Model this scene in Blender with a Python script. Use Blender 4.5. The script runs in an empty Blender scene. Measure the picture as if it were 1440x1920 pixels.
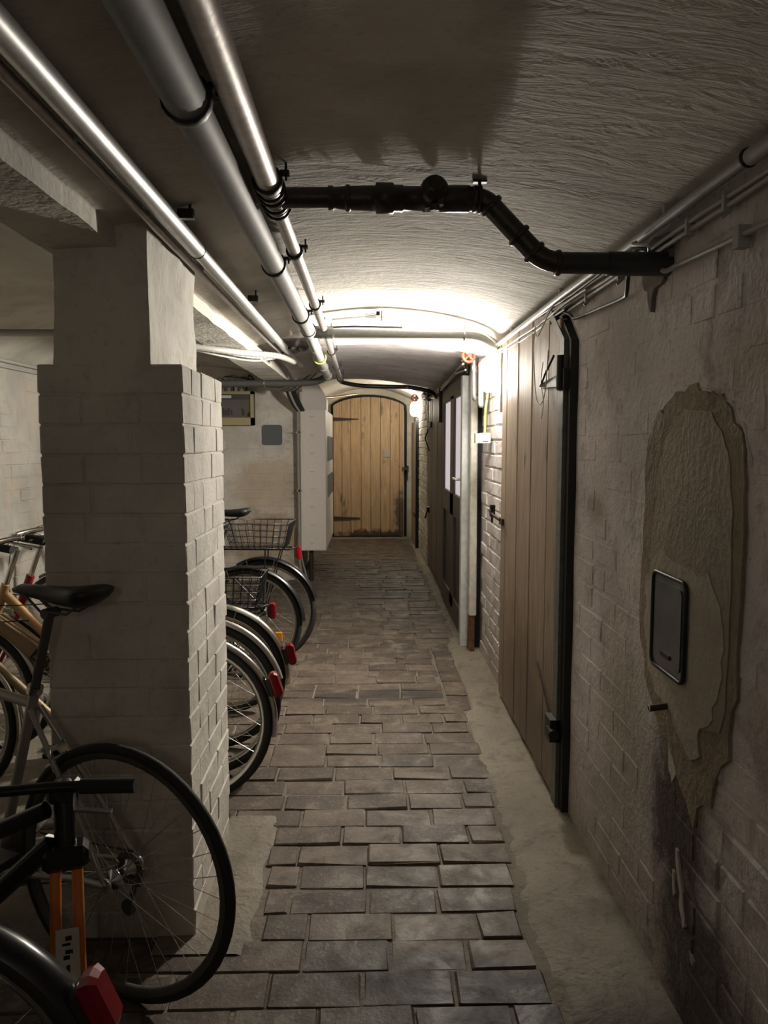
import bpy, math, random
from mathutils import Vector, Matrix, noise
R = math.radians
rng = random.Random(7)
scene = bpy.context.scene
col = scene.collection

# ------------------------------------------------------------------ camera
cam_data = bpy.data.cameras.new('camera')
cam_data.sensor_fit = 'VERTICAL'
cam_data.sensor_height = 36.0
cam_data.lens = 36.0 * 1442 / 1920
cam_data.clip_start = 0.02
camera = bpy.data.objects.new('camera', cam_data)
camera.location = (0, 0, 1.45)
camera.rotation_euler = (R(90 - 5.15), 0, R(-1.19))
col.objects.link(camera)
scene.camera = camera

# ------------------------------------------------------------------ world, exposure
world = bpy.data.worlds.new('world')
world.use_nodes = True
world.node_tree.nodes['Background'].inputs[0].default_value = (0.02, 0.018, 0.016, 1)
world.node_tree.nodes['Background'].inputs[1].default_value = 0.2
scene.world = world
vs = scene.view_settings
vs.view_transform = 'Standard'
vs.look = 'None'
vs.exposure = 0.42
vs.gamma = 1
vs.use_curve_mapping = False
scene.cycles.use_adaptive_sampling = True
scene.cycles.adaptive_threshold = 0.03
scene.cycles.max_bounces = 8
scene.cycles.caustics_reflective = False
scene.cycles.caustics_refractive = False
LAMP_STRENGTH = 132.0
LAMP_WATTS = 56.0
REAR_FILL_STRENGTH = 20.0
FAR_LAMP_STRENGTH = 115.0

# ------------------------------------------------------------------ mesh builder
class MB:
    def __init__(self):
        self.v = []; self.f = []; self.s = []
    def add(self, verts, faces, smooth=False):
        b = len(self.v)
        self.v += [Vector(p) for p in verts]
        self.f += [tuple(i + b for i in f) for f in faces]
        self.s += [smooth] * len(faces)
        return self
    def box(self, lo, hi):
        (a, b, c), (d, e, f) = lo, hi
        return self.add([(a,b,c),(d,b,c),(d,e,c),(a,e,c),(a,b,f),(d,b,f),(d,e,f),(a,e,f)],
                        [(0,3,2,1),(4,5,6,7),(0,1,5,4),(1,2,6,5),(2,3,7,6),(3,0,4,7)])
    def cbox(self, lo, hi, bev=0.006, jit=0.0, seed=0, mat=None):
        r = random.Random(seed)
        lo = Vector(lo); hi = Vector(hi); c = (lo + hi) / 2; h = (hi - lo) / 2
        b = min(bev, h.x * .45, h.y * .45, h.z * .45)
        idx = {}; vs_ = []
        for sx in (-1, 1):
            for sy in (-1, 1):
                for sz in (-1, 1):
                    for ax in range(3):
                        p = [sx * (h.x - b), sy * (h.y - b), sz * (h.z - b)]
                        p[ax] = (sx, sy, sz)[ax] * h[ax]
                        q = Vector(p) + Vector((r.uniform(-jit, jit), r.uniform(-jit, jit), r.uniform(-jit, jit)))
                        if mat is not None: q = mat @ q
                        idx[(sx, sy, sz, ax)] = len(vs_); vs_.append(c + q)
        fs = []
        for ax in range(3):
            o = [i for i in range(3) if i != ax]
            for s in (-1, 1):
                f = []
                for (a, b2) in ((-1,-1),(1,-1),(1,1),(-1,1)):
                    k = [0,0,0]; k[ax] = s; k[o[0]] = a; k[o[1]] = b2
                    f.append(idx[(k[0],k[1],k[2],ax)])
                flip = (s > 0) == (ax == 1)
                fs.append(tuple(reversed(f)) if flip else tuple(f))
        for ax in range(3):
            o = [i for i in range(3) if i != ax]
            for a in (-1, 1):
                for b2 in (-1, 1):
                    k0 = [0,0,0]; k0[o[0]] = a; k0[o[1]] = b2; k0[ax] = -1
                    k1 = list(k0); k1[ax] = 1
                    f = [idx[(*k0, o[0])], idx[(*k1, o[0])], idx[(*k1, o[1])], idx[(*k0, o[1])]]
                    flip = ((a * b2) > 0) == (ax == 1)
                    fs.append(tuple(f) if flip else tuple(reversed(f)))
        for sx in (-1, 1):
            for sy in (-1, 1):
                for sz in (-1, 1):
                    f = (idx[(sx,sy,sz,0)], idx[(sx,sy,sz,1)], idx[(sx,sy,sz,2)])
                    fs.append(f if sx * sy * sz > 0 else f[::-1])
        return self.add(vs_, fs)
    def tube(self, pts, r, n=8, closed=False, caps=True):
        P = [Vector(p) for p in pts]; m = len(P)
        rad = r if isinstance(r, (list, tuple)) else [r] * m
        T = []
        for i in range(m):
            if closed: t = P[(i+1) % m] - P[i-1]
            elif i == 0: t = P[1] - P[0]
            elif i == m-1: t = P[-1] - P[-2]
            else: t = (P[i+1]-P[i]).normalized() + (P[i]-P[i-1]).normalized()
            T.append(t.normalized() if t.length > 1e-9 else Vector((0,0,1)))
        a = Vector((0,0,1)) if abs(T[0].z) < .9 else Vector((1,0,0))
        N = (a - T[0] * a.dot(T[0])).normalized()
        vs_ = []
        for i in range(m):
            N = N - T[i] * N.dot(T[i]); N = N.normalized() if N.length > 1e-9 else T[i].orthogonal().normalized()
            B = T[i].cross(N)
            for k in range(n):
                an = 2 * math.pi * k / n
                vs_.append(P[i] + (N * math.cos(an) + B * math.sin(an)) * rad[i])
        fs = []
        for i in range(m if closed else m-1):
            j = (i+1) % m
            for k in range(n):
                l = (k+1) % n
                fs.append((i*n+k, i*n+l, j*n+l, j*n+k))
        self.add(vs_, fs, True)
        if caps and not closed:
            self.add(vs_[:n], [tuple(range(n))[::-1]]); self.add(vs_[-n:], [tuple(range(n))])
        return self
    def lathe(self, o, d, prof, n=16, smooth=True):
        o = Vector(o); d = Vector(d).normalized(); a = d.orthogonal().normalized(); b = d.cross(a)
        vs_ = []
        for (r_, h_) in prof:
            for k in range(n):
                an = 2*math.pi*k/n
                vs_.append(o + d*h_ + (a*math.cos(an) + b*math.sin(an))*r_)
        fs = []
        for i in range(len(prof)-1):
            for k in range(n):
                l = (k+1) % n
                fs.append((i*n+k, i*n+l, (i+1)*n+l, (i+1)*n+k))
        self.add(vs_, fs, smooth)
        self.add(vs_[:n], [tuple(range(n))[::-1]]); self.add(vs_[-n:], [tuple(range(n))])
        return self
    def ring(self, c, nrm, Rr, r, n=24, m=6, a0=0, a1=2*math.pi, ux=None):
        c = Vector(c); nrm = Vector(nrm).normalized()
        a = Vector(ux).normalized() if ux else nrm.orthogonal().normalized()
        b = nrm.cross(a)
        full = abs((a1-a0) - 2*math.pi) < 1e-6
        k = n if full else n+1
        pts = [c + (a*math.cos(a0+(a1-a0)*i/n) + b*math.sin(a0+(a1-a0)*i/n))*Rr for i in range(k)]
        return self.tube(pts, r, m, closed=full)
    def prism(self, poly, o, ux, uy, un, d0, d1):
        o = Vector(o); ux = Vector(ux); uy = Vector(uy); un = Vector(un)
        k = len(poly)
        vs_ = [o + ux*x + uy*y + un*d0 for x, y in poly] + [o + ux*x + uy*y + un*d1 for x, y in poly]
        fs = [tuple(range(k))[::-1], tuple(range(k, 2*k))] + [(i, (i+1) % k, k+(i+1) % k, k+i) for i in range(k)]
        return self.add(vs_, fs)
    def build(self, name, mat, parent=None, local=False, origin=None):
        off = Vector((0,0,0))
        if parent is not None and not local:
            p = parent
            while p is not None: off += p.location; p = p.parent
        elif origin is not None:
            off = Vector(origin)
        me = bpy.data.meshes.new(name)
        me.from_pydata([tuple(p - off) for p in self.v], [], self.f)
        me.polygons.foreach_set('use_smooth', self.s)
        me.materials.append(mat); me.update()
        o = bpy.data.objects.new(name, me); col.objects.link(o)
        if parent is not None: o.parent = parent
        elif origin is not None: o.location = off
        return o

def tag(o, label, cat, group=None):
    o['label'] = label; o['category'] = cat
    if group: o['group'] = group
    return o
def struct(o, label=None):
    o['kind'] = 'structure'
    if label: o['label'] = label
    return o
def empty(name, loc, rz=0.0):
    o = bpy.data.objects.new(name, None); col.objects.link(o)
    o.location = loc; o.rotation_euler = (0, 0, rz); o.empty_display_size = .1
    return o
def smooth_path(pts, k=6):
    P = [Vector(p) for p in pts]; out = []
    for i in range(len(P)-1):
        p0 = P[max(i-1,0)]; p1 = P[i]; p2 = P[i+1]; p3 = P[min(i+2,len(P)-1)]
        for j in range(k):
            t = j/k
            out.append(.5*((2*p1)+(p2-p0)*t+(2*p0-5*p1+4*p2-p3)*t*t+(3*p1-p0-3*p2+p3)*t**3))
    out.append(P[-1]); return out
def bend_path(pts, rad=.05, k=5):
    """straight runs with rounded corners"""
    P = [Vector(p) for p in pts]; out = [P[0]]
    for i in range(1, len(P)-1):
        a = (P[i-1]-P[i]); b = (P[i+1]-P[i]); r_ = min(rad, a.length*.45, b.length*.45)
        A = P[i]+a.normalized()*r_; B = P[i]+b.normalized()*r_
        for j in range(k+1):
            t = j/k
            out.append(A*(1-t)**2 + P[i]*2*t*(1-t) + B*t*t)
    out.append(P[-1]); return out
def nz(x, y, z, s=1.0):
    return noise.noise(Vector((x*s, y*s, z*s)))

# ------------------------------------------------------------------ materials
class NT:
    def __init__(self, name):
        self.m = bpy.data.materials.new(name); self.m.use_nodes = True
        self.t = self.m.node_tree; self.n = self.t.nodes; self.b = self.n['Principled BSDF']
    def new(self, ty, **kw):
        n = self.n.new(ty)
        for k, v in kw.items(): setattr(n, k, v)
        return n
    def link(self, a, b): self.t.links.new(a, b)
    def pos(self): return self.new('ShaderNodeNewGeometry').outputs['Position']
    def mapping(self, vec, scale=(1,1,1), loc=(0,0,0)):
        m = self.new('ShaderNodeMapping'); m.inputs['Scale'].default_value = scale; m.inputs['Location'].default_value = loc
        self.link(vec, m.inputs['Vector']); return m.outputs[0]
    def noise(self, vec, scale, detail=4, rough=.55, dist=0):
        n = self.new('ShaderNodeTexNoise'); n.inputs['Scale'].default_value = scale; n.inputs['Detail'].default_value = detail
        n.inputs['Roughness'].default_value = rough; n.inputs['Distortion'].default_value = dist
        self.link(vec, n.inputs['Vector']); return n.outputs['Fac']
    def ramp(self, fac, stops):
        r = self.new('ShaderNodeValToRGB'); e = r.color_ramp.elements
        while len(e) < len(stops): e.new(.5)
        for i, (p, c) in enumerate(stops):
            e[i].position = p
            e[i].color = (c, c, c, 1) if isinstance(c, (int, float)) else (*c, 1)
        self.link(fac, r.inputs[0]); return r.outputs[0]
    def mix(self, fac, a, b, mode='MIX'):
        m = self.new('ShaderNodeMix', data_type='RGBA', blend_type=mode)
        for s, v in ((m.inputs[0], fac), (m.inputs[6], a), (m.inputs[7], b)):
            if isinstance(v, (int, float)): s.default_value = v
            elif isinstance(v, tuple): s.default_value = (*v, 1)
            else: self.link(v, s)
        return m.outputs[2]
    def math(self, op, a, b=None, c=None, clamp=False):
        m = self.new('ShaderNodeMath', operation=op); m.use_clamp = clamp
        for i, v in enumerate((a, b, c)):
            if v is None: continue
            if isinstance(v, (int, float)): m.inputs[i].default_value = v
            else: self.link(v, m.inputs[i])
        return m.outputs[0]
    def rand(self): return self.new('ShaderNodeObjectInfo').outputs['Random']
    def bump(self, h, strength=.5, dist=.01):
        b = self.new('ShaderNodeBump'); b.inputs['Strength'].default_value = strength; b.inputs['Distance'].default_value = dist
        self.link(h, b.inputs['Height']); self.link(b.outputs[0], self.b.inputs['Normal']); return b
    def col(self, c):
        if isinstance(c, tuple): self.b.inputs['Base Color'].default_value = (*c, 1)
        else: self.link(c, self.b.inputs['Base Color'])
    def rough(self, r):
        if isinstance(r, (int, float)): self.b.inputs['Roughness'].default_value = r
        else: self.link(r, self.b.inputs['Roughness'])
    def blob(self, pos, c, rad, nfac, nstr=.5, soft=.35):
        """1 inside a noisy ellipsoid patch (a stain with its own outline)"""
        m = self.mapping(pos, tuple(1/r for r in rad), tuple(-c[i]/rad[i] for i in range(3)))
        ln = self.new('ShaderNodeVectorMath', operation='LENGTH'); self.link(m, ln.inputs[0])
        d = self.math('ADD', ln.outputs['Value'], self.math('MULTIPLY', self.math('SUBTRACT', nfac, .5), nstr*2))
        return self.ramp(d, [(1-soft, 1.0), (1.0, 0.0)])

def simple(name, c, rough=.5, metal=0.0, var=0.0, bump=0.0, scale=60):
    t = NT(name); t.rough(rough); t.b.inputs['Metallic'].default_value = metal
    if var or bump:
        n = t.noise(t.pos(), scale, 3)
        if var: t.col(t.mix(t.ramp(n, [(.3, 0.0), (.75, 1.0)]), tuple(x*(1-var) for x in c), tuple(min(1, x*(1+var*.5)) for x in c)))
        else: t.col(c)
        if bump: t.bump(n, bump, .004)
    else: t.col(c)
    return t.m

def paint(name, base, dirt=(.30,.26,.20), dirt_amt=.5, ochre=0.0, bstr=.55, low_dirt=0.0, streak=False, blobs=(), rough=.85):
    t = NT(name); p = t.pos()
    big = t.noise(p, 1.9, 3, .6); mid = t.noise(p, 6.5, 4, .68, .5); fine = t.noise(p, 48, 2, .6)
    c = t.mix(t.ramp(big, [(.40, 0.0), (.62, 1.0)]), base, tuple(x*.74 for x in base))
    c = t.mix(t.math('MULTIPLY', t.ramp(mid, [(.52, 0.0), (.68, 1.0)]), dirt_amt), c, dirt)
    c = t.mix(t.math('MULTIPLY', t.ramp(fine, [(.60, 0.0), (.70, 1.0)]), dirt_amt*.6), c, tuple(x*.8 for x in dirt))
    if ochre:
        o = t.noise(t.mapping(p, (1,1,1), (3,5,1)), 2.6, 5, .7)
        c = t.mix(t.math('MULTIPLY', t.ramp(o, [(.52, 0.0), (.62, 1.0)]), ochre), c, (.52,.38,.24))
    if low_dirt:
        sx = t.new('ShaderNodeSeparateXYZ'); t.link(p, sx.inputs[0])
        g = t.math('ADD', sx.outputs[2], t.math('MULTIPLY', t.math('SUBTRACT', mid, .5), .7))
        c = t.mix(t.math('MULTIPLY', t.ramp(g, [(0.0, 1.0), (.45, 0.0)]), low_dirt), c, (.24,.20,.15))
    for (bc, brad, bcol, amt, ns, soft) in blobs:
        c = t.mix(t.math('MULTIPLY', t.blob(p, bc, brad, mid, ns, soft), amt), c, bcol)
    t.col(c); t.rough(rough)
    if streak:
        st = t.noise(t.mapping(p, (1.5, 5, 2)), 4, 5, .68, 1.2)
        h = t.math('ADD', t.math('MULTIPLY', st, 1.1), t.math('MULTIPLY', fine, .3))
    else:
        h = t.math('ADD', t.math('MULTIPLY', mid, 1.0), t.math('MULTIPLY', fine, .4))
    t.bump(h, bstr, .012)
    return t.m

def wood(name, light, dark, axis='Z', rot=0.0, rough=.6, blobs=()):
    t = NT(name); p = t.pos(); rd = t.rand()
    add = t.new('ShaderNodeVectorMath', operation='ADD')
    cx = t.new('ShaderNodeCombineXYZ'); t.link(t.math('MULTIPLY', rd, 37), cx.inputs[0]); t.link(t.math('MULTIPLY', rd, 91), cx.inputs[2])
    t.link(p, add.inputs[0]); t.link(cx.outputs[0], add.inputs[1])
    sc = {'Z': (26,26,1.3), 'X': (1.3,26,26), 'Y': (26,1.3,26)}[axis]
    g = t.noise(t.mapping(add.outputs[0], sc), 2.2, 4, .65, .8)
    k = t.noise(t.mapping(add.outputs[0], {'Z': (5,5,2.6), 'X': (2.6,5,5), 'Y': (5,2.6,5)}[axis]), 1.6, 2, .5)
    c = t.mix(t.ramp(g, [(.36, 0.0), (.62, 1.0)]), dark, light)
    c = t.mix(t.ramp(k, [(.66, 0.0), (.74, .8)]), c, tuple(x*.35 for x in dark))
    c = t.mix(t.math('MULTIPLY', rd, .35), c, tuple(x*.7 for x in light))
    mid = t.noise(p, 9, 5, .65)
    for (bc, brad, bcol, amt, ns, soft) in blobs:
        c = t.mix(t.math('MULTIPLY', t.blob(p, bc, brad, mid, ns, soft), amt), c, bcol)
    t.col(c); t.rough(rough); t.bump(g, .3, .003)
    return t.m

M = {}
WALLBASE = (.66,.63,.56)
M['right'] = paint('limewash_right', (.69,.645,.635), (.34,.295,.27), .8, ochre=.12, bstr=.8, low_dirt=.55, blobs=[
    ((.78,1.86,.48), (.3,.24,.36), (.062,.044,.042), .95, .8, .55),
    ((.78,1.70,.18), (.3,.38,.28), (.065,.048,.045), .9, .8, .65),
    ((.78,1.55,.02), (.3,.5,.18), (.055,.043,.038), .85, .7, .7),
    ((.78,1.80,.70), (.3,.20,.16), (.16,.125,.07), .85, .7, .5),
    ((.78,2.3,.55), (.3,.3,.5), (.33,.30,.22), .5, 1.0, .7),
    ((.78,2.45,1.75), (.3,.35,.2), (.36,.32,.28), .5, 1.0, .7),
    ((.78,2.62,1.22), (.3,.12,.06), (.30,.26,.19), .7, .9, .5),
    ((.78,1.30,1.62), (.3,.5,.10), (.42,.33,.2), .45, .8, .6)])
M['paint'] = paint('limewash', WALLBASE, (.33,.29,.23), .45, ochre=.1, bstr=.6, low_dirt=.4)
M['pillar'] = paint('limewash_pillar', (.72,.685,.615), (.36,.32,.26), .35, ochre=.0, bstr=.55, low_dirt=.3)
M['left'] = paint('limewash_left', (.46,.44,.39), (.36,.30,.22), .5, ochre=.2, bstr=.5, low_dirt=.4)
M['back'] = paint('limewash_back', (.88,.84,.77), (.42,.37,.31), .35, ochre=.15, bstr=.5, low_dirt=.4, blobs=[
    ((-1.05,8.1,1.0), (.42,.4,.34), (.60,.47,.32), .6, .8, .3),
    ((-1.1,8.1,.45), (.6,.4,.3), (.42,.31,.21), .8, .8, .4)])
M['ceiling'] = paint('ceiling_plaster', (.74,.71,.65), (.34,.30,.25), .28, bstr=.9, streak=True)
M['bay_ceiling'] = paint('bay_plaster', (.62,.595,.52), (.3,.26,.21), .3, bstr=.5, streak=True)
M['ceiling2'] = paint('grey_vault_plaster', (.60,.56,.545), (.2,.18,.17), .4, bstr=.5, streak=True)  # greyer base and darker blotches than the main vault
M['beam'] = paint('beam_plaster', (.64,.61,.54), (.34,.30,.24), .45, bstr=.5)
M['concrete'] = paint('concrete', (.26,.228,.178), (.12,.10,.075), .75, bstr=.9, rough=.75, blobs=[
    ((.62,1.72,0), (.30,.22,.3), (.07,.055,.048), .85, .9, .7)])
M['mortar'] = paint('mortar', (.20,.172,.135), (.09,.075,.06), .6, bstr=1.0)
M['old_plaster'] = paint('old_plaster', (.30,.245,.175), (.17,.135,.09), .8, bstr=.9)
M['mid_plaster'] = paint('grey_brown_plaster', (.36,.315,.245), (.24,.20,.15), .6, bstr=.6)
M['new_plaster'] = paint('new_plaster', (.47,.42,.345), (.30,.25,.18), .4, bstr=.5)

def floor_brick_mat():
    t = NT('floor_brick'); p = t.pos(); rd = t.rand()
    mid = t.noise(p, 8, 4, .7, .4); fine = t.noise(p, 70, 3, .65)
    c = t.mix(rd, (.062,.044,.033), (.14,.105,.078))
    c = t.mix(t.ramp(mid, [(.50, 0.0), (.66, .75)]), c, (.05,.038,.03))
    c = t.mix(t.ramp(mid, [(.34, .75), (.46, 0.0)]), c, (.175,.145,.112))
    c = t.mix(t.ramp(fine, [(.56, 0.0), (.68, .65)]), c, (.215,.18,.14))
    st = None
    for (bc, brad, amt) in (((.20,4.33,0), (.30,.13,.3), .9), ((-.1,4.28,0), (.3,.10,.3), .8), ((.15,7.3,0), (.45,.5,.3), .6),
                            ((.15,1.98,0), (.35,.12,.3), .85), ((.45,1.85,0), (.5,.17,.3), .9), ((.16,3.36,0), (.05,.05,.3), .7)):
        b = t.math('MULTIPLY', t.blob(p, bc, brad, mid, .8, .35), amt)
        st = b if st is None else t.math('MAXIMUM', st, b)
    c = t.mix(st, c, (.026,.02,.017))
    t.col(c)
    r = t.ramp(mid, [(.3, .48), (.7, .75)])
    t.rough(r)
    t.bump(t.math('ADD', mid, t.math('MULTIPLY', fine, .45)), .55, .006)
    return t.m
M['floor_brick'] = floor_brick_mat()
M['wood_door'] = wood('weathered_plank', (.38,.295,.225), (.21,.15,.108), blobs=[((.75,3.5,.2), (.3,.9,.55), (.11,.08,.055), .7, .6, .7)])
M['wood_far'] = wood('honey_pine', (.50,.35,.205), (.32,.205,.11), blobs=[
    ((.1,11.7,.02), (.6,.5,.12), (.035,.026,.02), .95, .9, .4), ((.5,11.7,.35), (.13,.5,.45), (.05,.035,.025), .85, 1.0, .5)])
M['wood_grey'] = wood('grey_plank', (.23,.185,.145), (.12,.095,.075))
M['wood_brown'] = simple('brown_door_paint', (.075,.058,.052), .45, 0, .2)
M['wood_white'] = simple('chipped_white_paint', (.58,.56,.50), .55, 0, .25, .3, 25)
M['wood_bluewhite'] = simple('pale_blue_white_paint', (.60,.63,.62), .5, 0, .2, .2, 25)
M['board'] = wood('grey_board', (.62,.60,.55), (.32,.31,.28), 'X')
M['galv'] = simple('galvanised_steel', (.52,.53,.53), .33, .9, .18, .1, 30)
M['zinc'] = simple('dull_grey_pipe', (.22,.217,.21), .62, .0, .15, .1, 25)
M['pinkish'] = simple('worn_steel_pipe', (.46,.42,.40), .46, .6, .2, .15, 40)
M['alu'] = simple('aluminium_jacket', (.58,.59,.58), .42, .65, .12, .05, 30)
M['greyplastic'] = simple('grey_plastic_pipe', (.30,.305,.29), .45, 0, .12)
M['blackpipe'] = simple('black_iron', (.018,.015,.014), .38, .1, .4, .3, 60)
M['brownpipe'] = simple('dark_brown_iron', (.035,.024,.021), .42, .15, .4, .4, 80)
M['darkpvc'] = simple('dark_slate_pipe', (.028,.03,.034), .35)
M['rubber'] = simple('black_rubber', (.012,.012,.012), .75)
M['blackplastic'] = simple('black_plastic', (.014,.014,.014), .45)
M['white'] = simple('white_plastic', (.72,.71,.66), .4)
M['cable_grey'] = simple('grey_cable', (.36,.35,.32), .5)
M['cable_white'] = simple('pale_cable', (.60,.58,.52), .5)
M['cable_dark'] = simple('dark_cable', (.03,.03,.03), .5)
M['yellowgreen'] = simple('yellow_green_wire', (.55,.55,.12), .5)
M['red'] = simple('red_valve_paint', (.62,.055,.03), .45)
M['rustred'] = simple('rusty_red_paint', (.24,.055,.03), .6)
M['copper'] = simple('copper', (.50,.24,.13), .35, .8, .2)
M['rust'] = simple('rusty_iron', (.07,.045,.032), .65, .4, .4, .4)
M['rot'] = simple('rotten_wood', (.16,.075,.035), .9, 0, .5, .8, 40)
M['steelblack'] = simple('blackened_steel', (.022,.022,.021), .5, .3, .3)
M['steelgrey'] = simple('grey_green_steel', (.16,.165,.15), .55, .2, .35, .3, 30)
M['cream'] = simple('cream_enclosure', (.50,.42,.24), .45)
M['smoke'] = simple('smoked_window', (.10,.09,.08), .12)
M['panelgrey'] = simple('grey_panel', (.30,.29,.27), .5)
M['greypaint'] = simple('blue_grey_paint', (.155,.17,.175), .7, 0, .12)
M['cabinet'] = simple('white_cabinet', (.86,.81,.75), .5, 0, .06)
M['plate'] = simple('brushed_plate', (.20,.21,.22), .34, .8, .25, .1, 12)
M['string'] = simple('pale_string', (.62,.58,.48), .9)
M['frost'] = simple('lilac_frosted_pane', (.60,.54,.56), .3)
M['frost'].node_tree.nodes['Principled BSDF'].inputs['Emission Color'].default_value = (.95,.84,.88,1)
M['frost'].node_tree.nodes['Principled BSDF'].inputs['Emission Strength'].default_value = .38  # faint glow put into the panes, as if lit from behind
M['chrome'] = simple('chrome', (.62,.61,.58), .18, 1.0)
M['silverpaint'] = simple('silver_bicycle_paint', (.40,.39,.36), .35, .5)
M['gold'] = simple('gold_bicycle_paint', (.50,.31,.15), .35, .45)
M['golddark'] = simple('dull_gold_paint', (.30,.22,.13), .4, .3)
M['redpaint'] = simple('dark_red_bicycle_paint', (.22,.012,.016), .35)
M['blackpaint'] = simple('black_bicycle_paint', (.012,.012,.013), .25)
M['orangepaint'] = simple('orange_fork_paint', (.62,.19,.03), .35)
M['greenpaint'] = simple('dark_green_paint', (.03,.05,.04), .35)
M['redlens'] = simple('red_lens', (.20,.004,.010), .18)
M['brown_hole'] = simple('broken_plaster', (.20,.17,.15), .9, 0, .3, .5, 40)
M['amberlens'] = simple('amber_lens', (.65,.24,.02), .2)
M['darkgrey'] = simple('dark_grey', (.07,.068,.062), .6)
def lamp_mat(name, strength, c):
    t = NT(name); t.col((.9,.9,.88)); t.rough(.3)
    t.b.inputs['Emission Color'].default_value = (*c, 1); t.b.inputs['Emission Strength'].default_value = strength
    return t.m
M['lamp'] = lamp_mat('lit_frosted_glass', LAMP_STRENGTH, (1.0,.93,.82))
M['rear_fill'] = lamp_mat('rear_fill_glow', REAR_FILL_STRENGTH, (1.0,.87,.80))
M['lamp_far'] = lamp_mat('lit_far_glass', FAR_LAMP_STRENGTH, (1.0,.90,.72))
# ================================================================== STRUCTURE
XR = .785; XB = -.69; XB2 = -.865; XP = -.74; XL = -2.45; YB = 8.1; YE = 11.8; Y0 = -1.6
# ---- floor
fl = struct(MB().box((XL-.1, Y0, -.16), (.95, YE+.1, -.0065)).build('floor', M['mortar']), 'worn brick paving of the cellar passage')
brick_cache = {}
def brick_mesh(L, W, D, var, bev, jit, mat):
    key = (round(L, 2), round(W, 3), D, var, mat.name)
    if key not in brick_cache:
        mb = MB().cbox((-key[0]/2, -W/2, -D), (key[0]/2, W/2, 0), bev, jit, hash(key[:4]) % 9999 + var)
        me = bpy.data.meshes.new('brick'); me.from_pydata([tuple(v) for v in mb.v], [], mb.f); me.materials.append(mat); me.update()
        brick_cache[key] = (me, mb)
    return brick_cache[key]
class Bricks:
    """lays bricks: single objects where they show large, the rest into one stuff mesh"""
    def __init__(self, parent, mat, limit=300):
        self.p = parent; self.mat = mat; self.stuff = MB(); self.n = 0; self.limit = limit
    def put(self, mtx, L, W, D, bev, jit, single):
        me, mb = brick_mesh(L, W, D, rng.randrange(5), bev, jit, self.mat)
        if single and self.n < self.limit:
            o = bpy.data.objects.new('brick', me); col.objects.link(o); o.parent = self.p; o.matrix_local = mtx; self.n += 1
        else:
            self.stuff.add([mtx @ v for v in mb.v], mb.f)
    def done(self, name='brickwork'):
        if self.stuff.v:
            o = self.stuff.build(name, self.mat, self.p, local=True); o['kind'] = 'stuff'

fb = Bricks(fl, M['floor_brick'])
def left_limit(y):
    if y < 2.12: return -1.1
    if y < 2.83: return -.335 + .02*math.sin(y*9)
    return -1.25 if y < 8.0 else -.78
y = -1.4; row = 0
while y < YE - .2:
    pitch = .1335 + rng.uniform(-.004, .004)
    if 3.0 < y < 5.4: pitch = .134
    x1 = .50 + .03*math.sin(y*2.3) + rng.uniform(-.02, .03)
    edge = 4.1 < y < 5.35
    if edge: x1 = .43 + rng.uniform(-.01, .01)
    elif y > 5.35: x1 = .60 + rng.uniform(-.03, .03)
    x0 = left_limit(y)
    x = x1
    first = rng.choice((.13, .19, .25, .25))
    skew = rng.uniform(-.012, .012)
    while x > x0:
        L = first if first else rng.choice((.25, .25, .245, .255, .25, .22))
        first = None
        if x - L < x0 - .1: L = max(.08, x - x0)
        cx = x - L/2
        z = rng.uniform(-.003, .003) + .004*nz(cx, y, 0, 2.0)
        m = Matrix.Translation((cx, y + skew*(cx) + rng.uniform(-.004, .004), z)) @ Matrix.Rotation(rng.gauss(0, .012), 4, 'Z') @ \
            Matrix.Rotation(rng.gauss(0, .007), 4, 'X') @ Matrix.Rotation(rng.gauss(0, .006), 4, 'Y')
        fb.put(m, L - .007, .1265, .05, .0045, .0030, 1.75 < y < 7.4 and cx > -.62 + (0.2 if y > 5.5 else 0))
        x -= L
    y += pitch; row += 1
yy = 4.06
while yy < 5.35:      # lengthwise edging course
    L = rng.choice((.25, .24, .2))
    m = Matrix.Translation((.505 + rng.uniform(-.006, .006), yy + L/2, rng.uniform(-.003, .005))) @ Matrix.Rotation(R(90)+rng.gauss(0, .02), 4, 'Z') @ Matrix.Rotation(rng.gauss(0, .015), 4, 'X')
    fb.put(m, L - .008, .12, .05, .005, .0028, True); yy += L
fb.done('paving')
# concrete strips with ragged edge
def strip(xa, xb, ya, yb, z, rag_a, rag_b, name, seed):
    mb = MB(); n = int((yb-ya)/.035); k = 7; vs_ = []
    for i in range(n+1):
        yy = ya + (yb-ya)*i/n
        a = xa + rag_a*(nz(yy, seed, .3, 6) + .6*nz(yy, seed, 1.3, 18)); b = xb + rag_b*(nz(yy, seed, 5.3, 6) + .6*nz(yy, seed, 2.3, 18))
        for j in range(k):
            t = j/(k-1); x_ = a + (b-a)*t
            e = 1.0
            if rag_a and j == 0: e = 0
            if rag_b and j == k-1: e = 0
            vs_.append((x_, yy, (z + .004*nz(x_, yy, seed, 7))*e - .012*(1-e)))
    fs = [(i*k+j, i*k+j+1, (i+1)*k+j+1, (i+1)*k+j) for i in range(n) for j in range(k-1)]
    mb.add(vs_, fs, True)
    return mb.build(name, M['concrete'], fl, local=True)
strip(.50, .80, -1.5, 4.05, .006, .05, 0, 'concrete_strip', 1)
strip(.565, .80, 4.0, 5.5, .006, .02, 0, 'concrete_strip', 2)
strip(.62, .80, 5.45, YE, .005, .04, 0, 'concrete_strip', 3)
strip(-.62, -.335, 2.07, 2.88, .006, 0, .03, 'concrete_patch', 4)
strip(XL, -1.2, -1.5, YB, .0, 0, .05, 'concrete_patch', 5)

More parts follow.
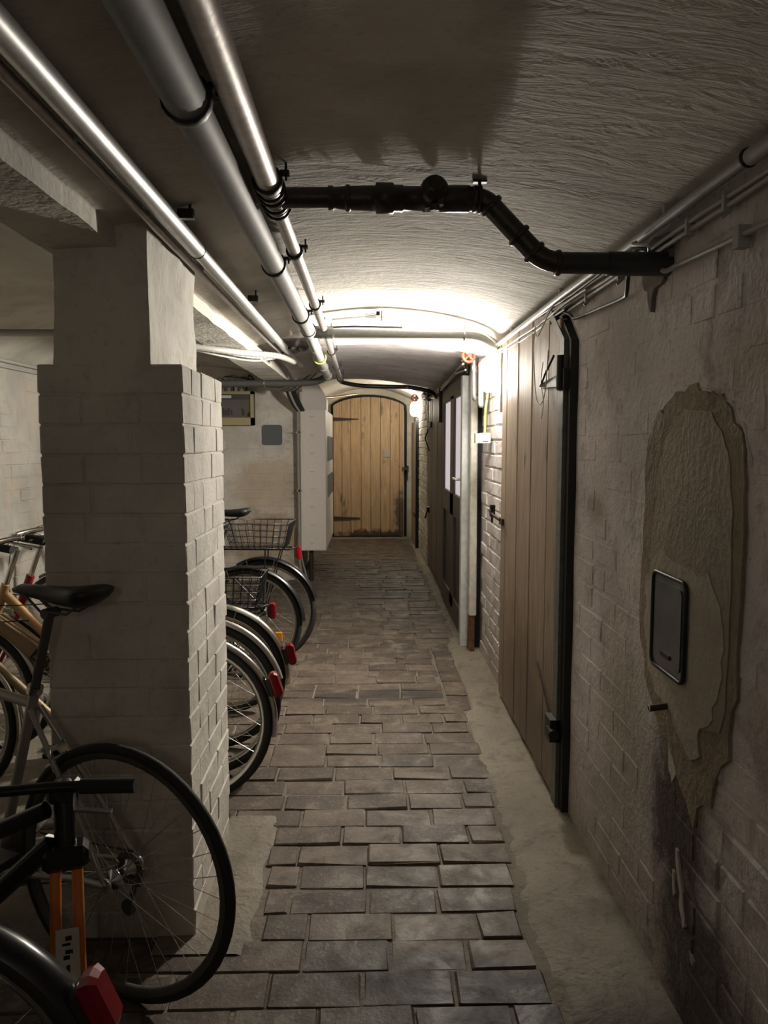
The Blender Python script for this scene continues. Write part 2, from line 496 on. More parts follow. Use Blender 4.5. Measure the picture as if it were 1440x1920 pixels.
# ---- walls
def quad_wall(name, o, ux, uy, w, h, step, amp, mat, label, seed=0, thick=.12):
    o = Vector(o); ux = Vector(ux); uy = Vector(uy); un = ux.cross(uy)
    nu = max(1, int(w/step)); nv = max(1, int(h/step)); vs_ = []
    for j in range(nv+1):
        for i in range(nu+1):
            p = o + ux*(w*i/nu) + uy*(h*j/nv)
            vs_.append(p + un*amp*noise.noise(p*3.1 + Vector((seed, 0, 0))))
    fs = [(j*(nu+1)+i, j*(nu+1)+i+1, (j+1)*(nu+1)+i+1, (j+1)*(nu+1)+i) for j in range(nv) for i in range(nu)]
    mb = MB().add(vs_, fs, True)
    c = [o, o+ux*w, o+ux*w+uy*h, o+uy*h]; bk = [p - un*thick for p in c]
    fr = [p - un*.004 for p in c]
    mb.add(fr + bk, [(4,7,6,5), (0,4,5,1), (1,5,6,2), (2,6,7,3), (3,7,4,0)])
    return struct(mb.build(name, mat), label)
X_, Y_, Z_ = Vector((1,0,0)), Vector((0,1,0)), Vector((0,0,1))
# right wall: outward normal is -X  -> ux = -Y? use ux=+Y, uy=Z: un = Y x Z = X ; so use ux=-Y
wr = quad_wall('wall_right', (XR, 9.0, -.02), -Y_, Z_, 9.0-Y0, 2.12, .08, .006, M['right'], 'whitewashed brick wall with patched arch and doors')
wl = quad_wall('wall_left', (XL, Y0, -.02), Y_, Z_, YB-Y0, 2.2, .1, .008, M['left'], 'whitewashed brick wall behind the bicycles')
wb = quad_wall('wall_back', (XL, YB, -.02), X_, Z_, XP-XL, 2.45, .1, .006, M['back'], 'whitewashed brick wall that carries the fuse box')
wc = quad_wall('wall_passage', (XP, YB, -.02), Y_, Z_, YE-YB, 2.4, .1, .006, M['paint'], 'short whitewashed wall behind the cabinet')
wf = quad_wall('wall_end', (XP-.1, YE, -.02), X_, Z_, 1.7, 2.5, .1, .006, M['paint'], 'white end wall around the arched door')
wn = quad_wall('wall_front', (XR+.1, Y0, -.02), -X_, Z_, XR-XL+.2, 2.5, .2, .006, M['paint'], 'whitewashed wall closing the near end')
wp = quad_wall('wall_pier', (.70, YE, -.02), -Y_, Z_, YE-9.0, 2.3, .08, .006, M['paint'], 'white brick pier beside the far door')
struct(MB().box((.70, 8.98, -.02), (.80, 9.0, 2.3)).build('wall_pier_return', M['paint']), 'narrow return of the white pier')

def brick_wall(par, mat, o, ux, un, w, h, single, mask=None, course=.0862, bl=.255, proud=.007, z0=.0, limit=300, seed=1, jit=.002, tilt=1.0, bev=.0075, B=None):
    r = random.Random(seed); own = B is None; B = B or Bricks(par, mat, limit)
    o = Vector(o); ux = Vector(ux); un = Vector(un); uy = Vector((0,0,1))
    rot = Matrix((ux, uy, un)).transposed().to_4x4()
    k = 0; z = z0
    while z + course*.6 < h:
        s = -(bl*.5 if k % 2 else 0) - r.uniform(0, .03)
        head = k % 3 == 2
        while s < w:
            L = (.125 if head and r.random() < .6 else bl) + r.uniform(-.006, .006)
            a = max(s, 0); b = min(s+L, w)
            if b - a > .04:
                c = o + ux*((a+b)/2) + uy*(z + course/2)
                if mask is None or mask(c):
                    p_ = proud + r.uniform(-.0025, .003)*tilt
                    m = Matrix.Translation(c + un*p_) @ rot @ Matrix.Rotation(r.gauss(0, .008), 4, 'Z') @ Matrix.Rotation(r.gauss(0, .012)*tilt, 4, 'X') @ Matrix.Rotation(r.gauss(0, .008)*tilt, 4, 'Y')
                    B.put(m, (b-a) - .007, course-.007, .03, bev, jit, single(c))
            s += L
        z += course; k += 1
    if own: B.done()
def in_niche(c):
    # arched plaster patch in the right wall
    yc, zc = c.y, c.z
    if .74 < zc < 1.38 and 1.58 < yc < 2.13: return True
    return zc >= 1.38 and ((yc-1.855)/.29)**2 + ((zc-1.38)/.2)**2 < 1
def right_mask(c):
    if 2.86 < c.y < 4.31 and c.z < 2.03: return False
    if c.y > 5.18: return False
    return not in_niche(c)
BR = Bricks(wr, M['right'], 300)
brick_wall(wr, M['right'], (XR, 5.25, 0), -Y_, -X_, .95, 2.03, lambda c: True, right_mask, seed=3, proud=.007, jit=.003, B=BR)
brick_wall(wr, M['right'], (XR, 2.875, 0), -Y_, -X_, 2.875-Y0, 2.03, lambda c: c.y > 1.1, right_mask, seed=13, proud=.0012, jit=.0012, tilt=.15, bev=.005, B=BR)
BR.done()
brick_wall(wl, M['left'], (XL, 4.2, 0), Y_, X_, 3.8, 2.02, lambda c: 4.7 < c.y < 6.6 and c.z > .35, None, limit=250, seed=4, proud=.003, tilt=.4, bev=.004)
brick_wall(wb, M['back'], (-1.9, YB, 0), X_, -Y_, 1.16, 2.0, lambda c: c.x > -1.7, None, limit=200, seed=5, proud=.0025, tilt=.3, bev=.004)
brick_wall(wp, M['paint'], (.70, 10.5, 0), -Y_, -X_, 1.5, 2.1, lambda c: True, None, limit=200, seed=6, proud=.007)

# arched plaster patches on the right wall
def ragged(poly, n, amp, seed):
    out = []
    k = len(poly)
    for i in range(k):
        a = Vector(poly[i]); b = Vector(poly[(i+1) % k])
        for j in range(n):
            p = a.lerp(b, j/n)
            out.append((p.x + amp*nz(p.x, p.y, seed, 23), p.y + amp*nz(p.x, p.y, seed+9, 23)))
    return out
# local poly in (y, z)
arch = [(1.60,.76)] + [(1.575,.9),(1.565,1.2),(1.57,1.38)] + [(1.855-.29*math.cos(a), 1.38+.205*math.sin(a)) for a in [R(x) for x in range(15, 180, 15)]] + [(2.145,1.38),(2.15,1.15),(2.15,.95),(2.10,.80),(2.0,.70),(1.9,.66),(1.83,.58),(1.77,.55),(1.70,.60),(1.65,.69)]
def patch(poly, name, mat, d, amp, seed):
    mb = MB(); pp = ragged(poly, 3, amp, seed)
    mb.prism([(-a, b) for a, b in pp], (XR, 0, 0), -Y_, Z_, -X_, -.01, d)
    return mb.build(name, mat, wr, local=True)
patch(arch, 'plaster_patch', M['old_plaster'], .0075, .03, 2)['label'] = 'brown arched plaster patch'
mid = [(1.62,.80),(1.605,1.0),(1.61,1.2),(1.62,1.36),(1.66,1.45),(1.74,1.515),(1.85,1.535),(1.94,1.51),(2.01,1.44),(2.05,1.34),(2.075,1.2),(2.085,1.0),(2.08,.80),(1.9,.76)]
patch(mid, 'plaster_patch', M['mid_plaster'], .010, .022, 5)['label'] = 'grey brown inner plaster of the arch'
pale = [(1.64,.90),(1.62,1.0),(1.65,1.09),(1.72,1.15),(1.80,1.14),(1.90,1.155),(2.0,1.17),(2.07,1.13),(2.105,1.05),(2.10,.92),(2.07,.84),(2.01,.785),(1.90,.76),(1.84,.71),(1.775,.69),(1.735,.715),(1.73,.79),(1.67,.83)]
patch(pale, 'plaster_patch', M['new_plaster'], .012, .022, 7)['label'] = 'paler plaster around the metal plate'
# raised broken lip over the arch
mb = MB()
pts = []
for i in range(48):
    a = R(8+165*i/47)
    pts.append((XR-.001, 1.855-.30*math.cos(a)+.014*nz(i*.4,2,1), 1.37+.215*math.sin(a)+.016*nz(i*.4,2,5)))
mb.tube(pts, [.009*(.3+.9*abs(nz(i*.6,3,9))) for i in range(48)], 6)
mb.build('plaster_lip', M['right'], wr, local=True)
# broken plaster around the pipe hole
patch([(2.02,1.99),(2.16,2.0),(2.2,1.93),(2.16,1.86),(2.13,1.80),(2.10,1.86),(2.04,1.88),(2.0,1.93)], 'plaster_patch', M['brown_hole'], .0135, .02, 4)
# mineral crust below the spout
for pl_, sd in (([(1.925,.755),(1.905,.755),(1.885,.69),(1.868,.61),(1.885,.585),(1.915,.60),(1.918,.66)], 3), ([(1.855,.43),(1.845,.43),(1.80,.33),(1.785,.26),(1.797,.25),(1.825,.32)], 8), ([(1.87,.36),(1.86,.36),(1.84,.31),(1.85,.30)], 6), ([(1.75,.215),(1.735,.21),(1.74,.19)], 2)):
    patch(pl_, 'mineral_crust', M['beam'], .0065, .016, sd)['kind'] = 'stuff'

# ---- vaults
def vault(name, xa, xb, ha, hb, rise, ya, yb, mat, label, amp=.01, step=.06, climb=0.0):
    nx = int((xb-xa)/step); ny = int((yb-ya)/step); vs_ = []
    for j in range(ny+1):
        yy = ya + (yb-ya)*j/ny
        for i in range(nx+1):
            t = i/nx; x = xa + (xb-xa)*t
            z = ha + (hb-ha)*t + (rise + climb*max(0, yy-2.0))*(1-(2*t-1)**2)
            z += amp*(nz(x, yy, 0, 2.2) + .5*nz(x*.6, yy*1.6, 4, 6.5))
            vs_.append((x, yy, z))
    fs = [(j*(nx+1)+i, (j+1)*(nx+1)+i, (j+1)*(nx+1)+i+1, j*(nx+1)+i+1) for j in range(ny) for i in range(nx)]
    mb = MB().add(vs_, fs, True)
    top = 2.62     # ends and top: the vault is a solid slab
    for j, fl_ in ((0, False), (ny, True)):
        base = [vs_[j*(nx+1)+i] for i in range(nx+1)]
        up = [(p[0], p[1], top) for p in base]
        f = [(i, i+1, nx+1+i+1, nx+1+i) for i in range(nx)]
        mb.add(base+up, [q[::-1] for q in f] if fl_ else f)
    mb.add([(xa,ya,top),(xb,ya,top),(xb,yb,top),(xa,yb,top)], [(0,1,2,3)])
    return struct(mb.build(name, mat), label)
def H1(x, y=2.0):
    t = (x-XB)/(.80-XB); return 2.03 + .005*t + (.092 + .017*max(0, y-2.0))*(1-(2*t-1)**2)
vault('ceiling', XB, .80, 2.03, 2.035, .092, Y0, 4.75, M['ceiling'], 'rough plastered shallow vault over the passage', .006, .06, .017)
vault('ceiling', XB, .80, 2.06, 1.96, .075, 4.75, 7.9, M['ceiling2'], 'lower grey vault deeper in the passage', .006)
vault('ceiling', XP-.02, .80, 2.02, 2.02, .25, 7.9, YE, M['ceiling'], 'bright vault before the arched door', .006)
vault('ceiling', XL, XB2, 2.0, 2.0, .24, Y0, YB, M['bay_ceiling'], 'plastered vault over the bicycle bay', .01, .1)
# beam along the pillars
mb = MB(); n = 120; vs_ = []
for i in range(n+1):
    yy = Y0 + (YB-Y0)*i/n
    w1 = .006*nz(yy, 1, 0, 5); w2 = .006*nz(yy, 7, 0, 5)
    vs_ += [(XB+.008+w1, yy, 2.10), (XB+.008+w1, yy, 1.978+w2), (XB2-.01, yy, 1.972+w2), (XB2-.01, yy, 2.10)]
mb.add(vs_, [(i*4+k, i*4+k+1, i*4+k+5, i*4+k+4) for i in range(n) for k in range(3)])
struct(mb.build('beam', M['beam']), 'long plastered beam resting on the pillar')
# ---- pillar
pl = struct(MB().box((-.903, 2.155, 0), (-.514, 2.725, 1.66)).build('pillar', M['pillar']), 'square whitewashed brick pillar with a plastered head')
PX0, PX1, PY0, PY1 = -.908, -.509, 2.15, 2.73
r2 = random.Random(11)
def pbrick(x0, x1, y0, y1, z0, z1):
    g = .0014; cx = Vector(((x0+x1)/2, (y0+y1)/2, (z0+z1)/2))
    j = lambda a: r2.uniform(-a, a)
    mb = MB().cbox((x0+g-cx.x, y0+g-cx.y, z0+g-cx.z), (x1-g-cx.x, y1-g-cx.y, z1-g-cx.z), .0045, .0016, r2.randrange(99999))
    o = mb.build('brick', M['pillar'], pl, local=True)
    o.location = cx + Vector((j(.002), j(.002), 0)); o.rotation_euler = (j(.005), j(.005), j(.006))
cz = 0.0; k = 0; ch = .0833
while cz < 1.655:
    z1 = min(cz+ch, 1.667)
    if k % 2 == 0:
        ys = [PY0, PY0+.25, PY0+.375, PY1] if k % 4 else [PY0, PY0+.125, PY0+.375, PY1]
        for a, b in zip(ys, ys[1:]):
            pbrick(PX1-.12, PX1, a, b, cz, z1); pbrick(PX0, PX0+.12, a, b, cz, z1)
        pbrick(PX0+.12, PX1-.12, PY0, PY0+.12, cz, z1); pbrick(PX0+.12, PX1-.12, PY1-.12, PY1, cz, z1)
    else:
        xs = [PX0, PX0+.25, PX1] if k % 4 == 1 else [PX0, PX0+.14, PX1]
        for a, b in zip(xs, xs[1:]):
            pbrick(a, b, PY0, PY0+.12, cz, z1); pbrick(a, b, PY1-.12, PY1, cz, z1)
        for a, b in ((PY0+.12, PY0+.25), (PY0+.25, PY1-.12)):
            pbrick(PX1-.12, PX1, a, b, cz, z1); pbrick(PX0, PX0+.12, a, b, cz, z1)
    cz = z1; k += 1
# plastered head
mb = MB(); lo = Vector((-.858, 2.155, 1.655)); hi = Vector((-.598, 2.735, 2.09)); n = 14
def wob(p, nrm): return p + nrm*(.010*noise.noise(p*6) + .004*noise.noise(p*17))
for (o_, ux, uy) in ((lo, X_*(hi.x-lo.x), Z_*(hi.z-lo.z)), (Vector((hi.x, lo.y, lo.z)), Y_*(hi.y-lo.y), Z_*(hi.z-lo.z)),
                     (Vector((hi.x, hi.y, lo.z)), X_*(lo.x-hi.x), Z_*(hi.z-lo.z)), (Vector((lo.x, hi.y, lo.z)), Y_*(lo.y-hi.y), Z_*(hi.z-lo.z))):
    vs_ = []
    for j in range(n+1):
        for i in range(n+1):
            p = o_ + ux*(i/n) + uy*(j/n); c = Vector(((lo.x+hi.x)/2, (lo.y+hi.y)/2, p.z))
            vs_.append(p + (p-c).normalized()*(.016*noise.noise(p*5) + .006*noise.noise(p*17)))
    mb.add(vs_, [(j*(n+1)+i, j*(n+1)+i+1, (j+1)*(n+1)+i+1, (j+1)*(n+1)+i) for j in range(n) for i in range(n)], True)
mb.build('pillar_head', M['pillar'], pl, local=True)

# ---- doors
def plank(par, mat, lo, hi, bev=.003):
    c = (Vector(lo)+Vector(hi))/2
    mb = MB().cbox(Vector(lo)-c, Vector(hi)-c, bev, .0008, rng.randrange(9999))
    o = mb.build('plank', mat, par, local=True); o.location = c - par.location; return o
# door_1: tall plank door on the right
d1 = struct(empty('door_1', (.75, 3.64, 0)), 'tall weathered plank door with strap hinges')
ys = [4.28, 4.14, 3.985, 3.83, 3.665, 3.51, 3.345, 3.18, 3.005]
for i in range(8):
    top = 2.005 if i < 6 else (1.985 if i == 6 else 1.93)
    plank(d1, M['wood_door'], (.742+rng.uniform(0,.004), ys[i+1]+.003, .03), (.772, ys[i]-.003, top), .004)
MB().prism([(-2.93,0.0),(-2.93,1.84),(-3.16,1.99),(-3.24,1.99),(-3.0,1.85),(-3.0,0.0)], (XR,0,0), -Y_, Z_, -X_, 0, .045).build('jamb', M['steelgrey'], d1)
MB().prism([(-2.885,0.0),(-2.885,1.83),(-3.10,1.99),(-3.16,1.99),(-2.932,1.84),(-2.932,0.0)], (XR,0,0), -Y_, Z_, -X_, 0, .03).build('jamb', M['steelblack'], d1)
def strap(par, y0, y1, z0, z1, x, w0, w1, mat, name='hinge'):
    d = Vector((0, y1-y0, z1-z0)).normalized(); n_ = Vector((0, -d.z, d.y))
    a = Vector((x, y0, z0)); b = Vector((x, y1, z1))
    mb = MB(); pts = [a+n_*w0, a-n_*w0, b-n_*w1, b+n_*w1]
    up = [p + Vector((-.007,0,0)) for p in pts]
    mb.add(pts+up, [(0,1,2,3),(7,6,5,4),(0,4,5,1),(1,5,6,2),(2,6,7,3),(3,7,4,0)])
    return mb.build(name, mat, par)
h = strap(d1, 2.98, 3.32, 1.69, 1.69, .742, .024, .008, M['steelblack'])
MB().box((.735, 2.90, 1.65), (.765, 3.0, 1.73)).tube([(.73,2.94,1.65),(.73,2.94,1.78)], .014, 10).tube([(.735,3.3,1.69),(.725,3.16,1.735),(.73,3.05,1.79)], .005, 6).build('hinge_pin', M['steelblack'], h)
h = strap(d1, 3.0, 3.27, .335, .50, .742, .016, .006, M['rust'])
MB().box((.715, 2.93, .27), (.765, 3.02, .36)).tube([(.725,2.9,.31),(.725,2.97,.31)], .022, 8).build('hinge_pin', M['steelblack'], h)
hs = MB().box((.73, 4.16, 1.0), (.742, 4.26, 1.035)).tube([(.735,4.25,1.02),(.70,4.29,1.045),(.69,4.33,1.07),(.72,4.36,1.09)], .009, 6).build('hasp', M['rust'], d1)
MB().box((.69, 4.30, 1.035), (.715, 4.345, 1.10)).ring((.70,4.31,1.02), (1,0,0), .02, .004).build('padlock', M['steelblack'], hs)
# door_2: brown glazed door
d2 = struct(empty('door_2', (.70, 6.3, 0)), 'dark brown door with two narrow frosted panes')
XD = .685
def rail(y0, y1, z0, z1, name='stile', x=XD, t=.045, mat=None): return MB().cbox((x, y0, z0), (x+t, y1, z1), .004).build(name, mat or M['wood_brown'], d2)
rail(5.47, 5.60, .02, 1.93); rail(6.98, 7.12, .02, 1.93); rail(6.17, 6.42, .1, 1.83)
rail(5.60, 6.98, 1.80, 1.93, 'rail'); rail(5.60, 6.98, .86, 1.04, 'rail'); rail(5.60, 6.98, .02, .2, 'rail')
rail(5.60, 6.17, 1.04, 1.80, 'pane', XD+.018, .008, M['frost']); rail(6.42, 6.98, 1.04, 1.80, 'pane', XD+.018, .008, M['frost'])
rail(5.60, 6.17, .2, .86, 'panel', XD+.022, .015); rail(6.42, 6.98, .2, .86, 'panel', XD+.022, .015)
MB().box((XD, 5.4, 1.93), (XD+.05, 7.15, 2.0)).build('head_rail', M['wood_brown'], d2)
hp = MB().cbox((XD-.008, 5.56, 1.06), (XD, 5.60, 1.30), .003).build('handle_plate', M['white'], d2)
MB().tube(bend_path([(XD-.005,5.58,1.185),(XD-.05,5.58,1.185),(XD-.05,5.73,1.185)], .015), .010, 8).build('handle', M['white'], hp)
rail(5.37, 5.46, .0, 1.915, 'jamb', .655, .055, M['wood_bluewhite'])
MB().box((.72, 5.32, 0), (.785, 5.40, 2.0)).build('dark_gap', M['steelblack'], d2)  # black box between the jambs, stands in for the shade of the gap
jb = MB().cbox((.695, 5.20, .26), (.742, 5.32, 2.03), .006, .003, 4).build('jamb', M['wood_white'], d2)
MB().cbox((.697, 5.205, 0.0), (.740, 5.315, .265), .012, .006, 5).build('rotten_foot', M['rot'], jb)
# door_3: grey plank partition door
d3 = struct(empty('door_3', (.72, 8.1, 0)), 'grey plank door beyond the glazed door')
yy = 7.16
for i in range(11):
    plank(d3, M['wood_grey'], (.70+rng.uniform(0,.005), yy+.002, .06), (.73, yy+.163, 1.99)); yy += .166
MB().box((.66, 7.18, 1.64), (.70, 7.36, 1.96)).build('black_box', M['blackplastic'], d3)
h = MB().box((.688, 8.5, 1.62), (.70, 8.98, 1.68)).tube([(.69,8.85,1.6),(.66,8.9,1.5),(.69,8.7,1.36)], .008, 6).build('hinge', M['steelblack'], d3)
MB().box((.67, 8.7, .66), (.70, 8.85, .72)).tube([(.68,8.8,.68),(.65,8.7,.6)], .01, 6).build('hinge', M['steelblack'], d3)
# door_4: open leaf near the far end
d4 = struct(empty('door_4', (.67, 11.0, 0)), 'narrow brown plank door beside the far lamp')
yy = 10.55
for i in range(6):
    plank(d4, M['wood_door'], (.655, yy+.002, .03), (.69, yy+.163, 1.74)); yy += .166
MB().box((.65, 10.48, 0), (.70, 10.545, 1.78)).build('jamb', M['steelblack'], d4)
MB().box((.643, 10.6, .42), (.655, 11.0, .46)).build('hinge', M['steelblack'], d4)
# door_5: arched far door
d5 = struct(empty('door_5', (0, 11.72, 0)), 'arched honey coloured plank door at the end of the passage')
xs = [-.525, -.395, -.26, -.105, .04, .19, .335, .475, .545]
def archtop(x): return 1.90 + .235*math.sqrt(max(0, 1-((x-.01)/.60)**2)) - .0
for a, b in zip(xs, xs[1:]):
    n = 5; poly = [(a+.003, .03), (b-.003, .03)] + [(b-.003 + (a-b+.006)*i/n, archtop(b-.003+(a-b+.006)*i/n)) for i in range(n+1)]
    MB().prism(poly, (0, 11.74, 0), X_, Z_, -Y_, 0, .04+rng.uniform(0,.006)).build('plank', M['wood_far'], d5)
mb = MB()
for (xa_, xb_, z_) in ((-.53, -.14, 1.80), (-.53, -.12, .30)):
    mb = MB().prism([(xa_, z_-.03), (xb_, z_-.004), (xb_, z_+.012), (xa_, z_+.03)], (0, 11.69, 0), X_, Z_, -Y_, 0, .012); mb.build('hinge', M['rust'], d5)
MB().box((.52, 11.64, 1.04), (.61, 11.70, 1.08)).box((.59, 11.62, 1.0), (.615, 11.75, 1.1)).build('latch', M['rust'], d5)
MB().box((.24, 11.685, 1.23), (.33, 11.695, 1.33)).build('lock_plate', M['panelgrey'], d5)
pts = [(-.545, 11.76, 0)] + [(-.545, 11.76, z*.1) for z in range(1, 20)] + [(-.0+.60*math.cos(a)*.93+.01, 11.76, archtop(.01+.6*.93*math.cos(a))+.02) for a in [math.pi*(1-i/16) for i in range(17)]] + [(.575, 11.76, 1.9-z*.1) for z in range(0, 20)]
MB().tube(pts, .018, 6).build('frame', M['steelblack'], d5)
MB().box((-.6, 11.5, -.01), (.66, 11.78, .012)).build('threshold', M['concrete'], d5)
# ================================================================== LAMPS
def bulkhead(loc, glass, name_label, s=1.0, watts=0):
    x, y, z = loc
    t = tag(empty('bulkhead_lamp', (x, y, z)), name_label, 'lamp')
    MB().cbox((x-.035, y-.062*s, z-.115*s), (x, y+.062*s, z+.115*s), .012).build('base', M['white'], t)
    prof = [(.054, .0), (.060, .02), (.060, .055), (.052, .08), (.032, .094), (.0, .098)]
    mb = MB(); n = 20; rows = []
    for (r_, h_) in prof:
        ring_ = []
        for k in range(n):
            a = 2*math.pi*k/n; ca, sa = math.cos(a), math.sin(a)
            e = .55
            px = math.copysign(abs(ca)**e, ca)*r_; pz = math.copysign(abs(sa)**e, sa)*(r_*1.68)
            ring_.append((x-.033-h_, y+px*s, z+pz*s))
        rows.append(ring_)
    vs_ = [p for r_ in rows for p in r_]
    mb.add(vs_, [(i*n+k, (i+1)*n+k, (i+1)*n+(k+1) % n, i*n+(k+1) % n) for i in range(len(rows)-1) for k in range(n)], True)
    mb.build('glass', glass, t)
    MB().tube([(x-.02, y, z+.11*s), (x-.02, y, z+.15*s)], .012, 8).build('cable_gland', M['greyplastic'], t)
    if watts:      # extra area light added before the lit glass, aimed into the passage
        ld = bpy.data.lights.new('front_fill', 'AREA'); ld.shape = 'RECTANGLE'; ld.size = .06*s; ld.size_y = .13*s; ld.energy = watts; ld.color = (1.0,.93,.82)
        lo = bpy.data.objects.new('front_fill', ld); col.objects.link(lo); lo.parent = t
        lo.location = (-.134, -.012, 0); lo.rotation_euler = (R(90), 0, R(97))
    return t
bulkhead((XR-.012, 4.47, 1.84), M['lamp'], 'glowing white bulkhead lamp between plank door and glazed door', 1.0, LAMP_WATTS)
bulkhead((.70, 10.42, 1.90), M['lamp_far'], 'glowing white bulkhead lamp near the arched door', .95)

lr = bulkhead((.05, Y0+.01, 1.86), M['rear_fill'], 'added unseen fill lamp on the wall at the near end')  # added lamp behind the camera, out of view, lifts the near shadows
lr.rotation_euler = (0, 0, R(-90))

# ================================================================== PIPES
def clamp(par, c, r, y_dir=(0,1,0), mat=None, up=True):
    c = Vector(c); mb = MB().lathe(c - Vector(y_dir)*.010, y_dir, [(r+.006, 0), (r+.007, .004), (r+.007, .016), (r+.006, .02)], 16)
    mb.box(c+Vector((r, -.01, r*.4)), c+Vector((r+.022, .01, r*.4+.01)))
    mb.tube([c+Vector((r+.014, 0, r*.4-.012)), c+Vector((r+.014, 0, r*.4+.03))], .003, 6)
    if up: mb.tube([c+Vector((0, 0, r)), c+Vector((0, 0, max(r+.01, H1(c.x, c.y)-c.z)))], .004, 6)
    return mb.build('clamp', mat or M['steelblack'], par)
# big dull grey pipe
XG, HG = -.318, 2.052
p = tag(empty('drain_pipe', (XG, 2, HG)), 'dull grey pipe under the vault, second from the beam', 'pipe')
MB().tube([(XG, -1.5, HG), (XG, 1.42, HG)], .0395, 20).tube([(XG, 1.40, HG), (XG, 2.6, HG), (XG, 4.22, HG)], .0365, 20).build('pipe', M['zinc'], p)
for yy in (1.42, 2.68, 3.72): clamp(p, (XG, yy, HG), .0395 if yy < 1.5 else .0365)
MB().lathe((XG, 4.18, HG), (0,1,0), [(.042,0),(.042,.12)], 18).tube([(XG, 4.25, HG), (XG+.1, 4.25, HG-.008)], .034, 16).build('tee', M['zinc'], p)
MB().tube(smooth_path([(XG, 4.28, HG), (XG, 4.6, 2.03), (XG-.002, 5.4, 2.0), (XG-.005, 6.3, 1.985)]), .031, 16).build('pipe', M['greyplastic'], p)
for yy, zz in ((4.75, 2.026), (5.6, 1.997), (6.2, 1.987)):
    MB().lathe((XG-.003, yy, zz), (0,1,.0), [(.035,0),(.036,.01),(.036,.05),(.035,.06)], 16).build('socket', M['greyplastic'], p)
# worn steel pipe with the branch
XM, HM = -.238, 2.072
p = tag(empty('steel_pipe', (XM, 2, HM)), 'shiny worn steel pipe next to the dull grey pipe', 'pipe')
MB().tube([(XM, -1.5, HM), (XM, 1.93, HM)], .0285, 20).build('pipe', M['pinkish'], p)
MB().lathe((XM, 1.9, HM), (0,1,0), [(.031,0),(.034,.02),(.028,.04),(.03,.06),(.033,.08),(.027,.10),(.027,.15),(.031,.16),(.031,.19),(.024,.21)], 18).build('coupling', M['pinkish'], p)
MB().tube([(XM, 2.08, HM), (XM, 3.0, HM+.002), (XM, 4.6, HM-.01), (XM, 5.4, 2.03), (XM, 6.7, 2.0)], .0205, 16).build('pipe', M['copper'] if False else M['pinkish'], p)
for yy, r_ in ((1.90, .030), (2.58, .0215), (3.55, .0215), (4.35, .0215)): clamp(p, (XM, yy, HM), r_)
for yy in (5.1, 5.9, 6.5): clamp(p, (XM, yy, 2.06-.022*(yy-4.35)), .0215, up=False)
for yy in (1.95, 1.99, 2.05, 2.10): MB().ring((XM, yy, HM), (0,1,0), .034, .004, 18, 6).build('seal', M['blackpipe'], p)
# dark branch across to the right wall
YBR = 2.03
t = tag(empty('branch_pipe', (.25, YBR, 2.0)), 'dark iron branch pipe with valve crossing under the vault', 'pipe')
MB().tube([(XM+.02, YBR, HM), (-.08, YBR, HM+.002)], .0255, 16).build('pipe', M['brownpipe'], t)
MB().lathe((-.10, YBR, HM), (1,0,0), [(.030,0),(.030,.012),(.027,.014),(.029,.05),(.031,.10),(.031,.105),(.031,.12),(.038,.122),(.038,.165),(.033,.168),(.033,.19),(.030,.192),(.03,.24),(.033,.242),(.033,.36),(.030,.362),(.03,.372)], 18).build('valve_body', M['brownpipe'], t)
MB().lathe((.168, YBR-.02, HM+.006), (0,-1,.15), [(.028,0),(.034,.01),(.036,.025),(.030,.04),(.018,.045),(.018,.06)], 18).tube([(.168, YBR-.05, HM-.03), (.168,YBR-.05,HM-.045)], .012, 8).build('valve_cap', M['brownpipe'], t)
MB().tube([(.145, YBR-.03, HM-.035), (.19, YBR-.03, HM-.022)], .006, 6).build('valve_tag', M['chrome'], t)
elb = bend_path([(.25, YBR, HM), (.300, YBR, HM), (.455, YBR, 1.915), (.60, YBR, 1.912)], .045, 6)
MB().tube(elb, .0265, 16).build('pipe', M['brownpipe'], t)
MB().tube([(.49, YBR, 1.9135), (.70, YBR, 1.912)], .0275, 16).build('pipe', M['darkpvc'], t)
MB().tube([(.62, YBR, 1.912), (.80, YBR, 1.911)], .031, 16).build('sleeve', M['darkpvc'], t)
mb = MB()
for (c, d) in (((-.05, YBR, HM), (1,0,0)), ((.245, YBR, HM), (1,0,0)), ((.275, YBR, HM), (1,0,0)), ((.318, YBR, HM-.017), (.7,0,-.7)), ((.39, YBR, 1.982), (.7,0,-.7)), ((.43, YBR, 1.94), (.7,0,-.7)), ((.492, YBR, 1.913), (1,0,0))):
    MB().lathe(Vector(c)-Vector(d).normalized()*.007, d, [(.030,0),(.033,.004),(.033,.010),(.030,.014)], 16).build('collar', M['brownpipe'], t)
MB().ring((.287, YBR, HM), (1,0,0), .031, .005, 18, 6).tube([(.287, YBR, HM+.03), (.287, YBR, 2.13)], .0045, 6).box((.27, YBR-.008, HM+.04), (.305, YBR+.008, HM+.047)).build('hanger', M['steelblack'], t)
